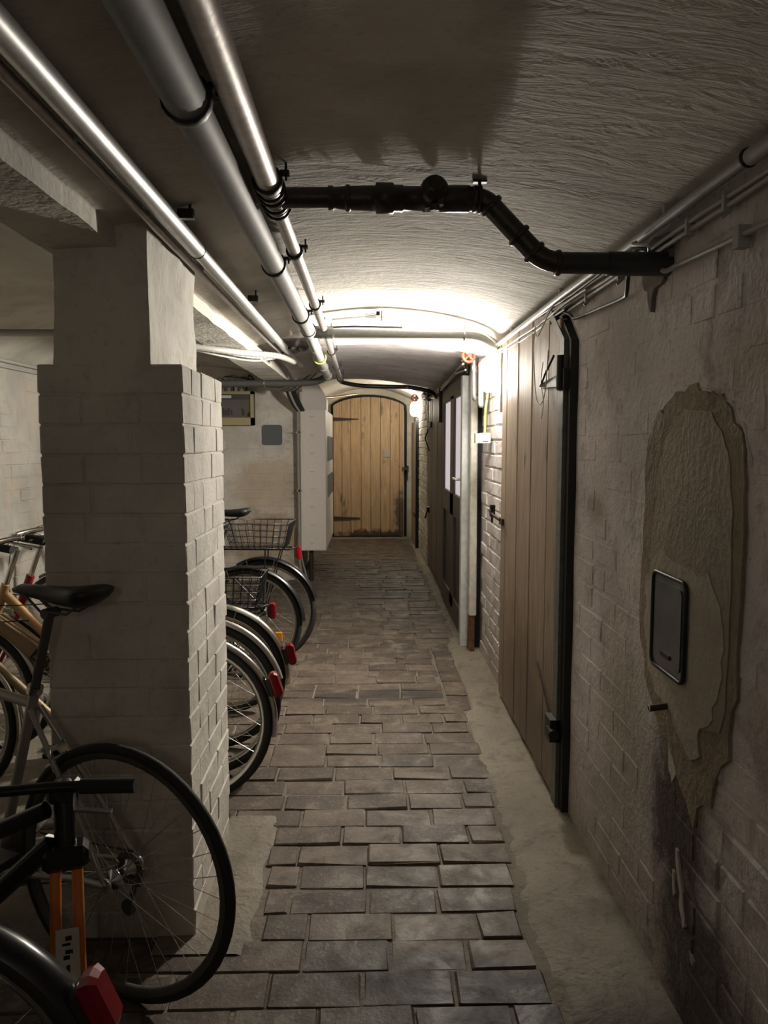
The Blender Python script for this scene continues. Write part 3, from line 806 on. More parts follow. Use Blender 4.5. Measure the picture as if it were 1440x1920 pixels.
# aluminium jacketed pipe and its thin neighbour
XA, HA = -.52, 2.035
p = tag(empty('insulated_pipe', (XA, 2, HA)), 'bright aluminium jacketed pipe nearest the beam, thicker of two', 'pipe')
MB().tube([(XA, -1.5, HA), (XA, 2.42, HA)], .0245, 18).build('pipe', M['alu'], p)
MB().tube([(XA, 2.42, HA), (XA, 3.6, HA), (XA-.0, 5.2, HA+.008)], .0215, 16).build('pipe', M['alu'], p)
MB().tube(smooth_path([(XA, 5.2, HA+.008), (XA+.01, 5.5, HA+.005), (XA+.035, 5.75, HA-.015)]), [.020]*12+[.014], 14).build('pipe_end', M['white'], p)
MB().ring((XA, 2.42, HA), (0,1,0), .0245, .002, 20, 5).build('joint_ring', M['steelblack'], p)
for yy in (2.1, 3.3): MB().box((XA+.018, yy, HA+.005), (XA+.06, yy+.02, HA+.03)).tube([(XA+.05, yy+.01, HA+.02), (XA+.05, yy+.01, H1(XA+.05, yy)+.005)], .004, 6).build('bracket', M['steelblack'], p)
p = tag(empty('thin_pipe', (-.575, 2, 2.035)), 'thin pale pipe between the aluminium pipe and the beam', 'pipe')
MB().tube([(-.575, -1.5, 2.032), (-.575, 1.9, 2.032), (-.574, 3.2, 2.03), (-.572, 5.1, 2.035)], .0115, 12).build('pipe', M['pinkish'], p)
mb = MB()
for yy in (1.55, 2.05, 2.7, 3.8, 4.7): MB().box((-.588, yy, 2.03), (-.562, yy+.014, 2.06)).build('clip', M['white'], p)
# transverse pipe at the vault step and its elbow down by the lamp
p = tag(empty('cross_pipe', (.2, 4.3, 2.03)), 'grey pipe crossing the passage just before the lower vault', 'pipe')
MB().tube(bend_path([(XG+.05, 4.25, 2.042), (.60, 4.27, 2.034), (.70, 4.36, 1.985), (.735, 4.62, 1.94), (.745, 4.7, 1.8)], .11, 7), .0265, 16).build('pipe', M['greyplastic'], p)
MB().ring((.53, 4.268, 2.035), (1,0,0), .029, .006, 16, 6).tube([(.53, 4.268, 2.05), (.53, 4.268, 2.14)], .006, 6).build('clamp', M['galv'], p)
MB().lathe((XG+.07, 4.25, 2.042), (1,0,0), [(.031,0),(.031,.06)], 16).build('socket', M['greyplastic'], p)
p = tag(empty('white_conduit', (.2, 4.9, 2.0)), 'white conduit curving below the step of the vault', 'pipe')
MB().tube(smooth_path([(-.2, 4.72, 2.05), (.1, 4.72, 2.058), (.36, 4.72, 2.045), (.60, 4.72, 2.01), (.70, 4.72, 1.99)]), .014, 10).build('pipe', M['white'], p)
MB().box((.44, 4.70, 2.02), (.465, 4.74, 2.07)).build('clip', M['white'], p)
# downpipe beside the lamp
p = tag(empty('down_pipe', (.765, 4.36, 1.6)), 'short grey vertical pipe beside the glowing lamp', 'pipe')
MB().tube([(.755, 4.335, 1.62), (.755, 4.335, 2.02)], .016, 12).lathe((.755,4.335,1.86), (0,0,1), [(.020,0),(.020,.05)], 12).build('pipe', M['greyplastic'], p)
# cables arching over the vault before the step
c = tag(MB().tube(smooth_path([(-.2, 4.40, H1(-.2, 4.4)-.012), (0, 4.40, H1(0, 4.4)-.012), (.25, 4.41, H1(.25, 4.4)-.012), (.5, 4.42, H1(.5, 4.4)-.012), (.66, 4.43, H1(.66, 4.4)-.012), (.755, 4.42, 2.0)]), .007, 8).build('arched_cable', M['cable_grey'], origin=(.2, 4.4, 2.1)), 'grey cable arching across the vault above the cross pipe', 'cable')
c = tag(MB().tube(smooth_path([(-.28, 4.5, 2.105), (-.1, 4.5, 2.115), (.1, 4.5, 2.112), (.2, 4.5, 2.11)]), .006, 8).build('short_rod', M['steelblack'], origin=(0, 4.5, 2.11)), 'thin black rod under the vault behind the cross pipe', 'rod')
t = tag(empty('wire_clip', (.07, 4.2, 2.13)), 'small dark nail clip on the vault above the cross pipe', 'clip')
MB().box((.045, 4.19, 2.13), (.065, 4.21, 2.15)).tube([(.045,4.2,2.12),(-.01,4.2,2.121)], .002, 5).tube([(.045,4.2,2.128),(-.015,4.2,2.131)], .002, 5).tube([(.045,4.2,2.136),(-.01,4.2,2.14)], .002, 5).build('clip', M['steelblack'], t)
MB().tube([(.075,4.2,2.10),(.075,4.2,2.155)], .005, 6).build('pin', M['cable_white'], t)
# bay side: dark cross pipe with elbow
p = tag(empty('bay_drain_pipe', (-.9, 6.6, 1.95)), 'dark grey pipe running over the fuse box wall to the passage', 'pipe')
MB().tube(bend_path([(-2.3, 6.55, 1.945), (-.62, 6.55, 1.945), (-.42, 6.50, 1.955), (-.325, 6.40, 2.0), (-.318, 6.2, 1.992)], .12, 6), .0285, 14).build('pipe', M['darkgrey'], p)
MB().ring((-.87, 6.55, 1.945), (1,0,0), .031, .004, 16, 6).build('clamp', M['galv'], p)
p = tag(empty('far_black_pipe', (.1, 7.0, 1.96)), 'black pipe crossing the passage before the bright vault', 'pipe')
MB().tube(bend_path([(XM, 6.65, 2.0), (XM+.0, 6.95, 1.985), (-.05, 7.1, 1.965), (.40, 7.15, 1.96), (.60, 7.2, 1.92), (.66, 7.5, 1.89)], .1, 6), .019, 12).build('pipe', M['blackpipe'], p)
MB().ring((.36, 7.15, 1.96), (1,0,0), .021, .004, 14, 6).build('clamp', M['galv'], p)
MB().lathe((XM, 6.72, 1.998), (0,1,0), [(.028,0),(.03,.02),(.03,.05),(.024,.07)], 12).build('coupling', M['blackpipe'], p)
# bay: horizontal pipe at far left
p = tag(MB().tube([(XL, 4.4, 2.06), (-.93, 4.4, 2.06)], .020, 10).build('bay_cross_pipe', M['greyplastic'], origin=(-1.7, 4.4, 2.06)), 'grey pipe spanning the bicycle bay beside the pillar head', 'pipe')
for i, (dz, r_) in enumerate(((2.03, .009), (1.995, .012), (1.955, .008))):
    tag(MB().tube([(XL+.02, -1, dz), (XL+.02, 3, dz+.004), (XL+.02, 8.0, dz-.003)], r_, 8).build('bay_conduit', M['cable_grey'], origin=(XL, 4, dz)),
        'grey conduit along the top of the bay wall, %s of three' % ('topmost', 'middle', 'lowest')[i], 'conduit', 'conduits on the bay wall')
# wall conduit and cables along the right wall
p = tag(empty('wall_conduit', (.74, 3, 2.0)), 'pale grey conduit pipe along the top of the right wall', 'conduit')
MB().tube([(.738, 1.53, 2.0), (.742, 3, 2.01), (.745, 4.6, 2.005)], .014, 12).build('pipe', M['greyplastic'], p)
MB().tube([(.738, .9, 1.985), (.738, 1.52, 1.998)], .017, 12).build('sleeve', M['cable_grey'], p)
MB().ring((.738, 1.53, 2.0), (0,1,0), .016, .004, 16, 6).build('end_ring', M['blackplastic'], p)
for yy in (1.95, 3.0, 4.0): MB().box((.735, yy, 2.008), (.775, yy+.012, 2.04)).build('clip', M['cable_grey'], p)
def wcable(zs, x, r_, mat, y0, y1, seed, wig=.006):
    n = int((y1-y0)/.12); pts = []
    for i in range(n+1):
        yy = y0 + (y1-y0)*i/n
        pts.append((x + .004*nz(yy, seed, 0, 2.5), yy, zs + wig*nz(yy, seed, 3, 2.2)))
    return MB().tube(pts, r_, 7).build('wall_cable', mat, origin=(x, (y0+y1)/2, zs))
specs = [(1.968, .762, .0065, 'cable_grey', .9, 5.1), (1.951, .762, .0065, 'cable_grey', .9, 5.1)]
for i, s_ in enumerate(specs):
    tag(wcable(s_[0], s_[1], s_[2], M[s_[3]], s_[4], s_[5], i), 'grey cable clipped below the wall conduit, %s of two' % ('upper', 'lower')[i], 'cable', 'cables along the right wall')
for i in range(5):
    tag(wcable(1.985 - .009*i + .02*(i % 2), .752 - .006*(i % 3), .0045 + .001*(i % 2), M[('cable_white', 'cable_dark', 'cable_grey', 'cable_white', 'cable_grey')[i]], 2.35 + .15*i, 5.15, 20+i, .014),
        '%s cable in the bundle above the plank door' % ('thin pale', 'thicker black', 'thin grey', 'thicker pale', 'lowest grey')[i], 'cable', 'cable bundle above the plank door')
mbc = []
for yy in (1.3, 1.66, 1.85, 2.35, 2.7, 3.1, 3.5, 3.9):
    tag(MB().box((.752, yy, 1.938), (.772, yy+.012, 1.978)).tube([(.768,yy+.006,1.94),(.75,yy+.006,1.925)], .004, 6).build('cable_clip', M['cable_grey'], origin=(.765, yy, 1.95)), 'small grey clip holding the wall cables', 'clip', 'clips on the wall cables')
tag(MB().tube(smooth_path([(.764, .9, 1.86), (.764, 1.35, 1.865), (.762, 1.62, 1.872), (.764, 1.9, 1.886), (.758, 2.0, 1.888), (.745, 2.05, 1.93), (.74, 2.1, 1.965), (.74, 2.3, 1.955)]), .0065, 8).build('sagging_cable', M['cable_grey'], origin=(.76, 1.5, 1.87)), 'grey cable sagging to the branch pipe hole', 'cable')
tag(MB().box((.75, 1.585, 1.845), (.776, 1.61, 1.89)).build('cable_clip', M['cable_grey'], origin=(.765, 1.6, 1.86)), 'square grey clip on the sagging cable', 'clip')
tag(MB().tube(smooth_path([(.735, 2.06, 1.955), (.72, 2.1, 1.965), (.735, 2.2, 1.93), (.75, 2.26, 1.885), (.764, 2.34, 1.882), (.764, 2.6, 1.893), (.764, 2.86, 1.905), (.758, 2.93, 1.93), (.75, 3.05, 1.965)]), .006, 8).build('looped_cable', M['cable_dark'], origin=(.76, 2.5, 1.9)), 'dark cable looping from the branch pipe to the plank door', 'cable')
tag(MB().tube(smooth_path([(.725, 2.12, 1.99), (.70, 2.07, 1.97), (.715, 2.0, 1.95), (.74, 2.08, 1.945), (.75, 2.2, 1.955)]), .004, 7).build('cable_loop', M['cable_white'], origin=(.73, 2.1, 1.96)), 'pale cable loop over the end of the branch pipe', 'cable')
# string by the door
tag(MB().tube(smooth_path([(.735, 3.42, 1.96), (.725, 3.4, 1.85), (.725, 3.34, 1.66), (.722, 3.24, 1.61), (.722, 3.15, 1.66), (.725, 3.12, 1.82)]), .0025, 5).tube(smooth_path([(.735, 3.42, 1.94), (.72, 3.3, 1.9), (.728, 3.16, 1.96), (.74, 3.1, 2.0)]), .0025, 5).tube(smooth_path([(.722,3.2,1.78),(.72,3.22,1.70),(.72,3.17,1.62),(.722,3.21,1.55)]), .002, 5).build('string', M['string'], origin=(.73, 3.3, 1.7)), 'pale string dangling in front of the plank door', 'string')
# ---- valves near the lamp
def valve(loc, label, mat, s=1.0, pipe_mat=None):
    x, y, z = loc
    t = tag(empty('valve', (x, y, z)), label, 'valve')
    w = MB().ring((x, y, z), (.3,-1,0), .034*s, .008*s, 20, 6)
    for a in range(4):
        an = R(45+90*a); d = Vector((math.cos(an), 0.3*math.cos(an), math.sin(an))).normalized()
        w.tube([Vector((x,y,z)), Vector((x,y,z))+d*.034*s], .007*s, 6)
    w.lathe((x, y+.01, z), (.3,-1,0), [(.012*s,0),(.012*s,.02)], 10)
    w.build('hand_wheel', mat, t)
    MB().tube([(x, y, z), (x+.04*s, y+.07*s, z-.005)], .008*s, 8).lathe((x+.025*s, y+.05*s, z-.003), (.5,.8,0), [(.018*s,0),(.02*s,.02),(.014*s,.04)], 10).build('stem', pipe_mat or M['galv'], t)
    return t
valve((.62, 4.78, 1.985), 'red hand wheel valve under the cross pipe, larger of two', M['red'], 1.15)
valve((.70, 4.72, 1.915), 'small red hand wheel valve beside the lamp', M['red'], .8)
valve((.615, 10.2, 2.035), 'rusty red hand wheel valve above the far lamp', M['rustred'], 1.2, M['blackpipe'])
for i, (x, y, z0, z1, r_, m, lb) in enumerate(((.665, 4.86, 1.70, 1.99, .013, 'galv', 'galvanised riser pipe below the larger red valve'), (.715, 4.90, 1.66, 1.98, .018, 'greyplastic', 'grey riser pipe between the two red valves'))):
    p = tag(empty('riser_pipe', (x, y, z0)), lb, 'pipe')
    MB().tube(bend_path([(x+.05, y+.2, z0+.06), (x, y, z0+.02), (x, y, z1)], .04), r_, 10).build('pipe', M[m], p)
    MB().lathe((x, y, z1-.1), (0,0,1), [(r_+.004,0),(r_+.006,.01),(r_+.006,.03),(r_+.004,.04)], 10).build('coupling', M['galv'], p)
for i in range(4):
    tag(MB().tube(smooth_path([(.60+.02*i, 4.95+.1*i, 1.97-.01*i), (.64, 5.3+.1*i, 1.985-.012*i), (.63+.01*i, 5.9, 1.96), (.66, 7.0, 1.95-.01*i)]), .006+.002*(i % 2), 7).build('loose_cable', M[('cable_dark','cable_white','cable_dark','galv')[i]], origin=(.64, 5.5, 1.96)),
        '%s loose cable above the glazed door' % ('thin dark', 'pale', 'second dark', 'metallic')[i], 'cable', 'loose cables above the glazed door')
t = tag(empty('pipe_cluster_fitting', (.62, 8.2, 1.95)), 'dark pipe fitting cluster at the end of the black pipe', 'fitting')
MB().lathe((.64, 8.0, 1.93), (0,1,0), [(.03,0),(.045,.05),(.045,.2),(.03,.3)], 10).tube([(.66,7.5,1.89),(.64,8.1,1.92),(.66,9.0,1.97)], .018, 8).build('body', M['blackpipe'], t)
MB().tube([(.58,8.1,1.97),(.66,8.12,1.9)], .014, 8).build('union', M['galv'], t)
MB().tube([(.6,8.3,1.9),(.69,8.3,1.99)], .012, 8).build('union', M['galv'], t)
# switch and its yellow wire
t = tag(empty('light_switch', (.745, 4.95, 1.48)), 'cream surface switch box under the yellow wire', 'switch')
MB().cbox((.70, 4.80, 1.445), (.765, 4.885, 1.51), .004).build('box', M['white'], t)
MB().box((.672, 4.82, 1.447), (.70, 4.87, 1.508)).build('cover', M['panelgrey'], t)
MB().cbox((.715, 4.792, 1.46), (.75, 4.80, 1.495), .002).build('rocker', M['white'], t)
tag(MB().tube(smooth_path([(.735, 4.85, 1.51), (.738, 4.85, 1.65), (.748, 4.84, 1.75), (.745, 4.83, 1.85), (.725, 4.78, 1.92)]), .0075, 8).build('yellow_wire', M['yellowgreen'], origin=(.74, 4.85, 1.7)), 'yellow green wire rising from the switch box', 'wire')
tag(MB().tube(smooth_path([(.755, 3.9, 1.97), (.75, 4.2, 1.968), (.745, 4.5, 1.972), (.72, 4.7, 1.975)]), .009, 8).build('yellow_wire', M['yellowgreen'], origin=(.75, 4.3, 1.97)), 'yellow green wire in the cables above the lamp', 'wire')
# ---- right wall: plate and spout
t = tag(empty('metal_plate', (.775, 1.92, .98)), 'rounded dark metal plate set in the plaster patch', 'plate')
def rrect(w, h, r_, k=5):
    out = []
    for (cx, cy, a0) in ((w-r_, h-r_, 0), (-w+r_, h-r_, 90), (-w+r_, -h+r_, 180), (w-r_, -h+r_, 270)):
        for i in range(k+1):
            a = R(a0+90*i/k); out.append((cx+r_*math.cos(a), cy+r_*math.sin(a)))
    return out
MB().prism(rrect(.105, .125, .022), (XR-.012, 1.92, .985), -Y_, Z_, -X_, 0, .006).build('plate', M['plate'], t)
mb = MB(); pts = [Vector((XR-.019, 1.92-a, .985+b)) for a, b in rrect(.105, .125, .022)]
mb.tube(pts, .0055, 6, closed=True); mb.build('rim', M['steelblack'], t)
MB().prism(rrect(.086, .105, .018), (XR-.018, 1.92, .985), -Y_, Z_, -X_, 0, .003).build('raised_field', M['plate'], t)
MB().prism(rrect(.03, .006, .005), (XR-.021, 1.92, .905), -Y_, Z_, -X_, 0, .004).build('slot', M['steelblack'], t)
t = tag(empty('pipe_stub', (.77, 1.95, .765)), 'short brass pipe stub poking out below the metal plate', 'pipe')
MB().tube([(.79, 1.925, .772), (.728, 1.925, .764)], .0085, 12).build('pipe', M['rust'], t)
MB().ring((.727, 1.925, .764), (1,0,0), .0075, .002, 14, 5).build('mouth', M['chrome'], t)
# ---- back wall: fuse box, junction box, grey plate, cabinet
t = tag(empty('fuse_box', (-1.35, 8.08, 1.64)), 'cream fuse box with smoked window on the back wall', 'fuse box')
FX0, FX1, FZ0, FZ1, FY = -1.60, -1.175, 1.63, 1.975, 8.09
MB().box((FX0, FY-.11, FZ0), (FX1, FY, FZ0+.075)).box((FX0, FY-.11, FZ1-.03), (FX1, FY, FZ1)).box((FX0, FY-.11, FZ0), (FX0+.03, FY, FZ1)).box((FX1-.03, FY-.11, FZ0), (FX1, FY, FZ1)).box((FX0, FY-.05, FZ0), (FX1, FY, FZ1)).build('case', M['cream'], t)
MB().box((FX0+.03, FY-.075, FZ0+.075), (FX1-.03, FY-.05, FZ1-.085)).build('breaker_panel', M['panelgrey'], t)
mb = MB()
for i, x in enumerate((-1.52, -1.49, -1.465, -1.44, -1.41, -1.30, -1.285)): MB().box((x, FY-.088, FZ0+.10), (x+.016, FY-.075, FZ0+.155+.02*(i % 2))).build('breaker', M['steelblack'], t)
MB().box((FX0+.03, FY-.10, FZ1-.085), (FX1-.03, FY-.06, FZ1-.03)).build('label_strip', M['darkgrey'], t)
MB().box((FX0+.05, FY-.104, FZ1-.07), (FX0+.2, FY-.10, FZ1-.042)).build('label', M['white'], t)
wd = simple('tinted_window', (.2,.18,.16), .1); wd.node_tree.nodes['Principled BSDF'].inputs['Alpha'].default_value = .3
MB().box((FX0+.03, FY-.108, FZ0+.078), (FX1-.03, FY-.104, FZ1-.088)).build('window', wd, t)
MB().box((FX1-.05, FY-.118, FZ0+.09), (FX1-.035, FY-.108, FZ0+.13)).build('latch', M['steelblack'], t)
for i in range(6):
    tag(MB().tube(smooth_path([(-1.58+.066*i, 8.04, 1.975), (-1.58+.066*i, 8.04, 2.02), (-1.5+.06*i, 7.9, 2.10+.014*(i % 3)), (-1.25+.03*i, 7.7, 2.07-.012*(i % 3)), (-1.0, 7.5, 1.985+.006*i), (-.80+.02*i, 7.3, 1.955-.004*i), (-.64+.015*i, 7.0, 2.0+.008*i)]), .009, 7).build('feeder_cable', M[('cable_grey','cable_dark')[i % 2]], origin=(-1.4, 8, 2.0)),
        '%s %s feeder cable rising from the fuse box' % (('first', 'first', 'second', 'second', 'third', 'third')[i], ('grey', 'dark')[i % 2]), 'cable', '%s feeder cables above the fuse box' % ('grey', 'dark')[i % 2])
t = tag(empty('junction_box', (-1.52, 8.07, 1.38)), 'small pale junction box under the fuse box', 'box')
MB().cbox((-1.56, 8.03, 1.375), (-1.475, 8.095, 1.475), .005).build('box', M['white'], t)
MB().tube([(-1.525, 8.075, 1.475), (-1.525, 8.075, 1.64)], .013, 8).build('conduit', M['cable_grey'], t)
tag(MB().prism(rrect(.105, .105, .03), (-1.0, 8.092, 1.53), X_, Z_, -Y_, -.003, .006).build('wall_plate', M['greypaint'], origin=(-1.0, 8.08, 1.53)), 'blue grey square cover plate on the back wall', 'plate')
t = tag(empty('duct_cabinet', (-.56, 8.3, .3)), 'tall white sheet metal cabinet by the passage wall', 'cabinet')
CX0, CX1, CY0, CY1, CZ0, CZ1 = -.695, -.435, 7.95, 9.55, .33, 1.79
MB().cbox((CX0, CY0, CZ0), (CX1, CY1, CZ1), .004).build('body', M['cabinet'], t)
MB().box((CX0+.012, CY0-.006, CZ0+.01), (CX0+.122, CY0, CZ1-.01)).build('front_panel', M['cabinet'], t)
MB().box((CX0+.13, CY0-.006, CZ0+.01), (CX1-.008, CY0, CZ1-.01)).build('front_panel', M['cabinet'], t)
MB().box((CX0+.119, CY0-.009, CZ0+.02), (CX0+.133, CY0-.006, CZ1-.02)).build('seam', M['cabinet'], t)
for i in range(8):
    z = CZ0 + .09 + i*.185
    MB().tube([(CX0+.10, CY0-.009, z), (CX0+.15, CY0-.009, z)], .007, 8).build('hinge', M['cabinet'], t)
for (za, zb) in ((1.25, 1.52), (.86, 1.10)):
    g = MB().box((CX1, 8.3, za), (CX1+.004, 9.4, zb)).build('grille', M['darkgrey'], t)
    for i in range(10): MB().box((CX1+.004, 8.32+i*.108, za+.01), (CX1+.010, 8.36+i*.108, zb-.01)).build('slat', M['panelgrey'], g)
MB().prism([(CX0, CZ1), (CX1, CZ1), (CX1, CZ1+.12), (CX0+.16, CZ1+.30), (CX0, CZ1+.30)], (0, 8.15, 0), X_, Z_, -Y_, -.3, 0).build('duct', M['cabinet'], t)
for i, (x, r_) in enumerate(((-.72, .014), (-.70, .010))):
    t = tag(empty('wall_riser', (x, 7.97, 0)), ('thicker', 'thinner')[i] + ' pale riser pipe left of the white cabinet', 'pipe')
    MB().tube(smooth_path([(x, 7.97, 1.84), (x, 7.98, 1.2), (x+.005, 7.97, .6), (x, 7.97, .3), (x+.03+.04*i, 7.98, .0)]), r_, 9).build('pipe', M['cable_grey'], t)
    MB().box((x-.02, 7.95, 1.55), (x+.02, 8.0, 1.565)).box((x-.02, 7.95, .95), (x+.02, 8.0, .965)).build('clip', M['galv'], t)
tag(MB().tube([(-.60, 8.05, 0), (-.60, 8.05, .33)], .022, 10).build('cabinet_pipe', M['rust'], origin=(-.6, 8.05, 0)), 'rusty pipe leg below the white cabinet', 'pipe')
for i in range(4):
    tag(MB().tube(smooth_path([(-.80+.02*i, 7.6, 2.03), (-.79+.025*i, 7.7, 1.93), (-.76+.025*i, 7.85, 1.84), (-.72+.02*i, 7.95, 1.78)]), .016, 8).build('bent_hose', M[('cable_dark','cable_white','cable_dark','cable_dark')[i]], origin=(-.75, 7.8, 1.9)),
        (('outermost dark', '', 'middle dark', 'innermost dark')[i] + ' hose bending down to the cabinet riser' if i != 1 else 'white hose bending down among the dark hoses'), 'hose', 'hoses above the cabinet riser' if i != 1 else None)
tag(MB().tube(bend_path([(-.46, 8.3, 1.80), (-.46, 8.3, 1.93), (-.40, 8.6, 1.95), (-.14, 9.3, 2.03)], .02), .012, 8).build('copper_pipe', M['copper'], origin=(-.4, 8.4, 1.9)), 'bent copper pipe above the white cabinet', 'pipe')
# grey board under the vault
t = tag(empty('hanging_board', (-.55, 6, 2.0)), 'tilted grey board hung under the vault beside the grey pipe', 'board')
mb = MB(); q = [(-.60, 5.35, 2.035), (-.372, 5.1, 2.05), (-.362, 6.25, 2.015), (-.62, 6.5, 1.985)]
mb.add(q + [(a, b, c_+.018) for a, b, c_ in q], [(3,2,1,0),(4,5,6,7),(0,1,5,4),(1,2,6,5),(2,3,7,6),(3,0,4,7)]); mb.build('board', M['board'], t)
MB().tube([(-.59, 5.4, 2.05), (-.60, 5.4, 2.09)], .008, 6).build('hanger', M['steelblack'], t)
MB().tube([(-.39, 5.3, 2.06), (-.39, 5.3, 2.10)], .008, 6).build('hanger', M['steelblack'], t)
tag(MB().ring((XG, 5.15, 2.01), (.1,1,.1), .042, .005, 18, 6).build('cable_tie', M['yellowgreen'], origin=(XG, 5.15, 2.0)), 'yellow tie looped around the grey pipe', 'tie')
# corrugated hose and cables around the beam
pts = smooth_path([(-1.15, 4.0, 1.99), (-.95, 4.15, 1.962), (-.78, 4.3, 1.952), (-.66, 4.55, 1.965), (-.56, 4.9, 1.99), (-.50, 5.3, 1.995)], 14)
tag(MB().tube(pts, [.017 + .003*(i % 2) for i in range(len(pts))], 10).build('corrugated_hose', M['panelgrey'], origin=(-.8, 5.1, 2.0)), 'grey corrugated hose slung below the beam', 'hose')
for i in range(2):
    tag(MB().tube(smooth_path([(-1.05, 4.15+.1*i, 1.975), (-.85, 4.35+.1*i, 1.955-.01*i), (-.68, 4.6+.1*i, 1.95-.01*i), (-.56, 5.0, 1.99), (-.50, 5.4, 2.0)]), .006, 7).build('slung_cable', M[('cable_white','cable_grey')[i]], origin=(-.8, 5.1, 1.98)), ('pale cable', 'grey cable')[i] + ' slung below the beam with the hose', 'cable')
for i in range(5):
    tag(MB().tube(smooth_path([(-.56+.03*i, 4.9, 2.04), (-.5+.022*i, 5.2, 2.062), (-.47+.02*i, 6.3, 2.045+.004*i), (-.60+.03*i, 6.8, 2.0+.006*i), (-.72+.02*i, 7.2, 1.955)]), .008, 7).build('draped_cable', M[('cable_white','cable_grey','cable_dark','cable_white','cable_dark')[i]], origin=(-.5, 6.2, 2.05)),
        '%s cable draped behind the grey board' % ('outer pale', 'grey', 'outer dark', 'inner pale', 'inner dark')[i], 'cable', 'cables behind the grey board')
# ================================================================== BICYCLES
def wheel(par, c, r, tw, rim_mat, n_sp=28, sprocket=False, knobbly=False):
    """wheel in the local xz plane around c"""
    c = Vector(c); N = 48
    w = MB().ring(c, (0,1,0), r - tw, tw, N, 10, ux=(1,0,0)).build('wheel', M['rubber'], par, local=True)
    rr = r - 2*tw
    mb = MB(); prof = [(rr+.006, -.011), (rr-.010, -.009), (rr-.014, 0), (rr-.010, .009), (rr+.006, .011)]
    vs_ = []
    for k in range(N):
        a = 2*math.pi*k/N
        for (q, yv) in prof: vs_.append(c + Vector((math.cos(a)*q, yv, math.sin(a)*q)))
    m = len(prof)
    mb.add(vs_, [(k*m+j, k*m+j+1, ((k+1) % N)*m+j+1, ((k+1) % N)*m+j) for k in range(N) for j in range(m-1)], True)
    mb.build('rim', rim_mat, w, local=True)
    sp = MB()
    for k in range(n_sp):
        a = 2*math.pi*k/n_sp; side = .028 if k % 2 else -.028
        b = a + (.9 if (k//2) % 2 else -.9)
        sp.tube([c + Vector((math.cos(b)*.022, side, math.sin(b)*.022)), c + Vector((math.cos(a)*(rr-.008), 0, math.sin(a)*(rr-.008)))], .0011, 4, caps=False)
    sp.build('spokes', M['chrome'], w, local=True)
    MB().lathe(c - Vector((0,.05,0)), (0,1,0), [(.005,0),(.005,.01),(.026,.018),(.026,.024),(.014,.03),(.014,.07),(.026,.076),(.026,.082),(.005,.09),(.005,.1)], 14).build('hub', M['chrome'], w, local=True)
    if sprocket:
        s = MB()
        for i, q in enumerate((.024, .030, .037, .044)): s.lathe(c - Vector((0,.040-.004*i,0)), (0,1,0), [(q,0),(q,.002)], 18)
        s.build('sprocket', M['darkgrey'], w, local=True)
    return w
def guard(par, c, r, a0, a1, mat, wd=.024, stay_to=None, stay_mat=None, end=None):
    c = Vector(c); n = 26; vs_ = []; prof = [(-wd, -.012), (-wd*.7, 0), (0, .005), (wd*.7, 0), (wd, -.012)]
    for i in range(n+1):
        a = R(a0 + (a1-a0)*i/n)
        for (yv, dr) in prof: vs_.append(c + Vector((math.cos(a)*(r+dr), yv, math.sin(a)*(r+dr))))
    k = len(vs_)
    for i in range(n+1):
        a = R(a0 + (a1-a0)*i/n)
        for (yv, dr) in prof: vs_.append(c + Vector((math.cos(a)*(r+dr-.002), yv, math.sin(a)*(r+dr-.002))))
    fs = [(i*5+j, i*5+j+1, (i+1)*5+j+1, (i+1)*5+j) for i in range(n) for j in range(4)]
    fs += [tuple(x+k for x in f[::-1]) for f in fs]
    g = MB().add(vs_, fs, True).build('mudguard', mat, par, local=True)
    st = MB()
    for a in (a0+12, (a0*.6+a1*.4)):
        e = c + Vector((math.cos(R(a))*r, 0, math.sin(R(a))*r))
        for s in (-1, 1): st.tube([c + Vector((0, s*.055, 0)), e + Vector((0, s*wd, -.006))], .0022, 5)
    st.build('stay', M['chrome'], g, local=True)
    return g
def rear_light(par, p, d, mat=None, s=1.0):
    """p position, d outward direction in xz"""
    p = Vector(p); d = Vector(d).normalized(); u = Vector((0,1,0)); v = d.cross(u)
    l = MB()
    prof = [(0,.024,.040),(.010,.027,.047),(.026,.027,.047),(.036,.020,.036)]
    vs_ = []
    for (h_, a, b) in prof:
        for (su, sv) in ((-1,-1),(-.4,-1.1),(.4,-1.1),(1,-1),(1,1),(.4,1.1),(-.4,1.1),(-1,1)):
            vs_.append(p + d*h_*s + u*a*su*s + v*b*sv*s)
    fs = [(i*8+k, i*8+(k+1) % 8, (i+1)*8+(k+1) % 8, (i+1)*8+k) for i in range(3) for k in range(8)] + [tuple(range(8))[::-1], tuple(range(24, 32))]
    l.add(vs_, fs)
    o = l.build('rear_light', M['redlens'], par, local=True)
    b = MB(); vs2 = []
    for h_ in (-.014, .001):
        for (su, sv) in ((-1,-1),(1,-1),(1,1),(-1,1)): vs2.append(p + d*h_*s + u*.027*su*s + v*.036*sv*s)
    b.add(vs2, [(3,2,1,0),(4,5,6,7),(0,1,5,4),(1,2,6,5),(2,3,7,6),(3,0,4,7)]).build('light_base', M['blackplastic'], o, local=True)
    return o
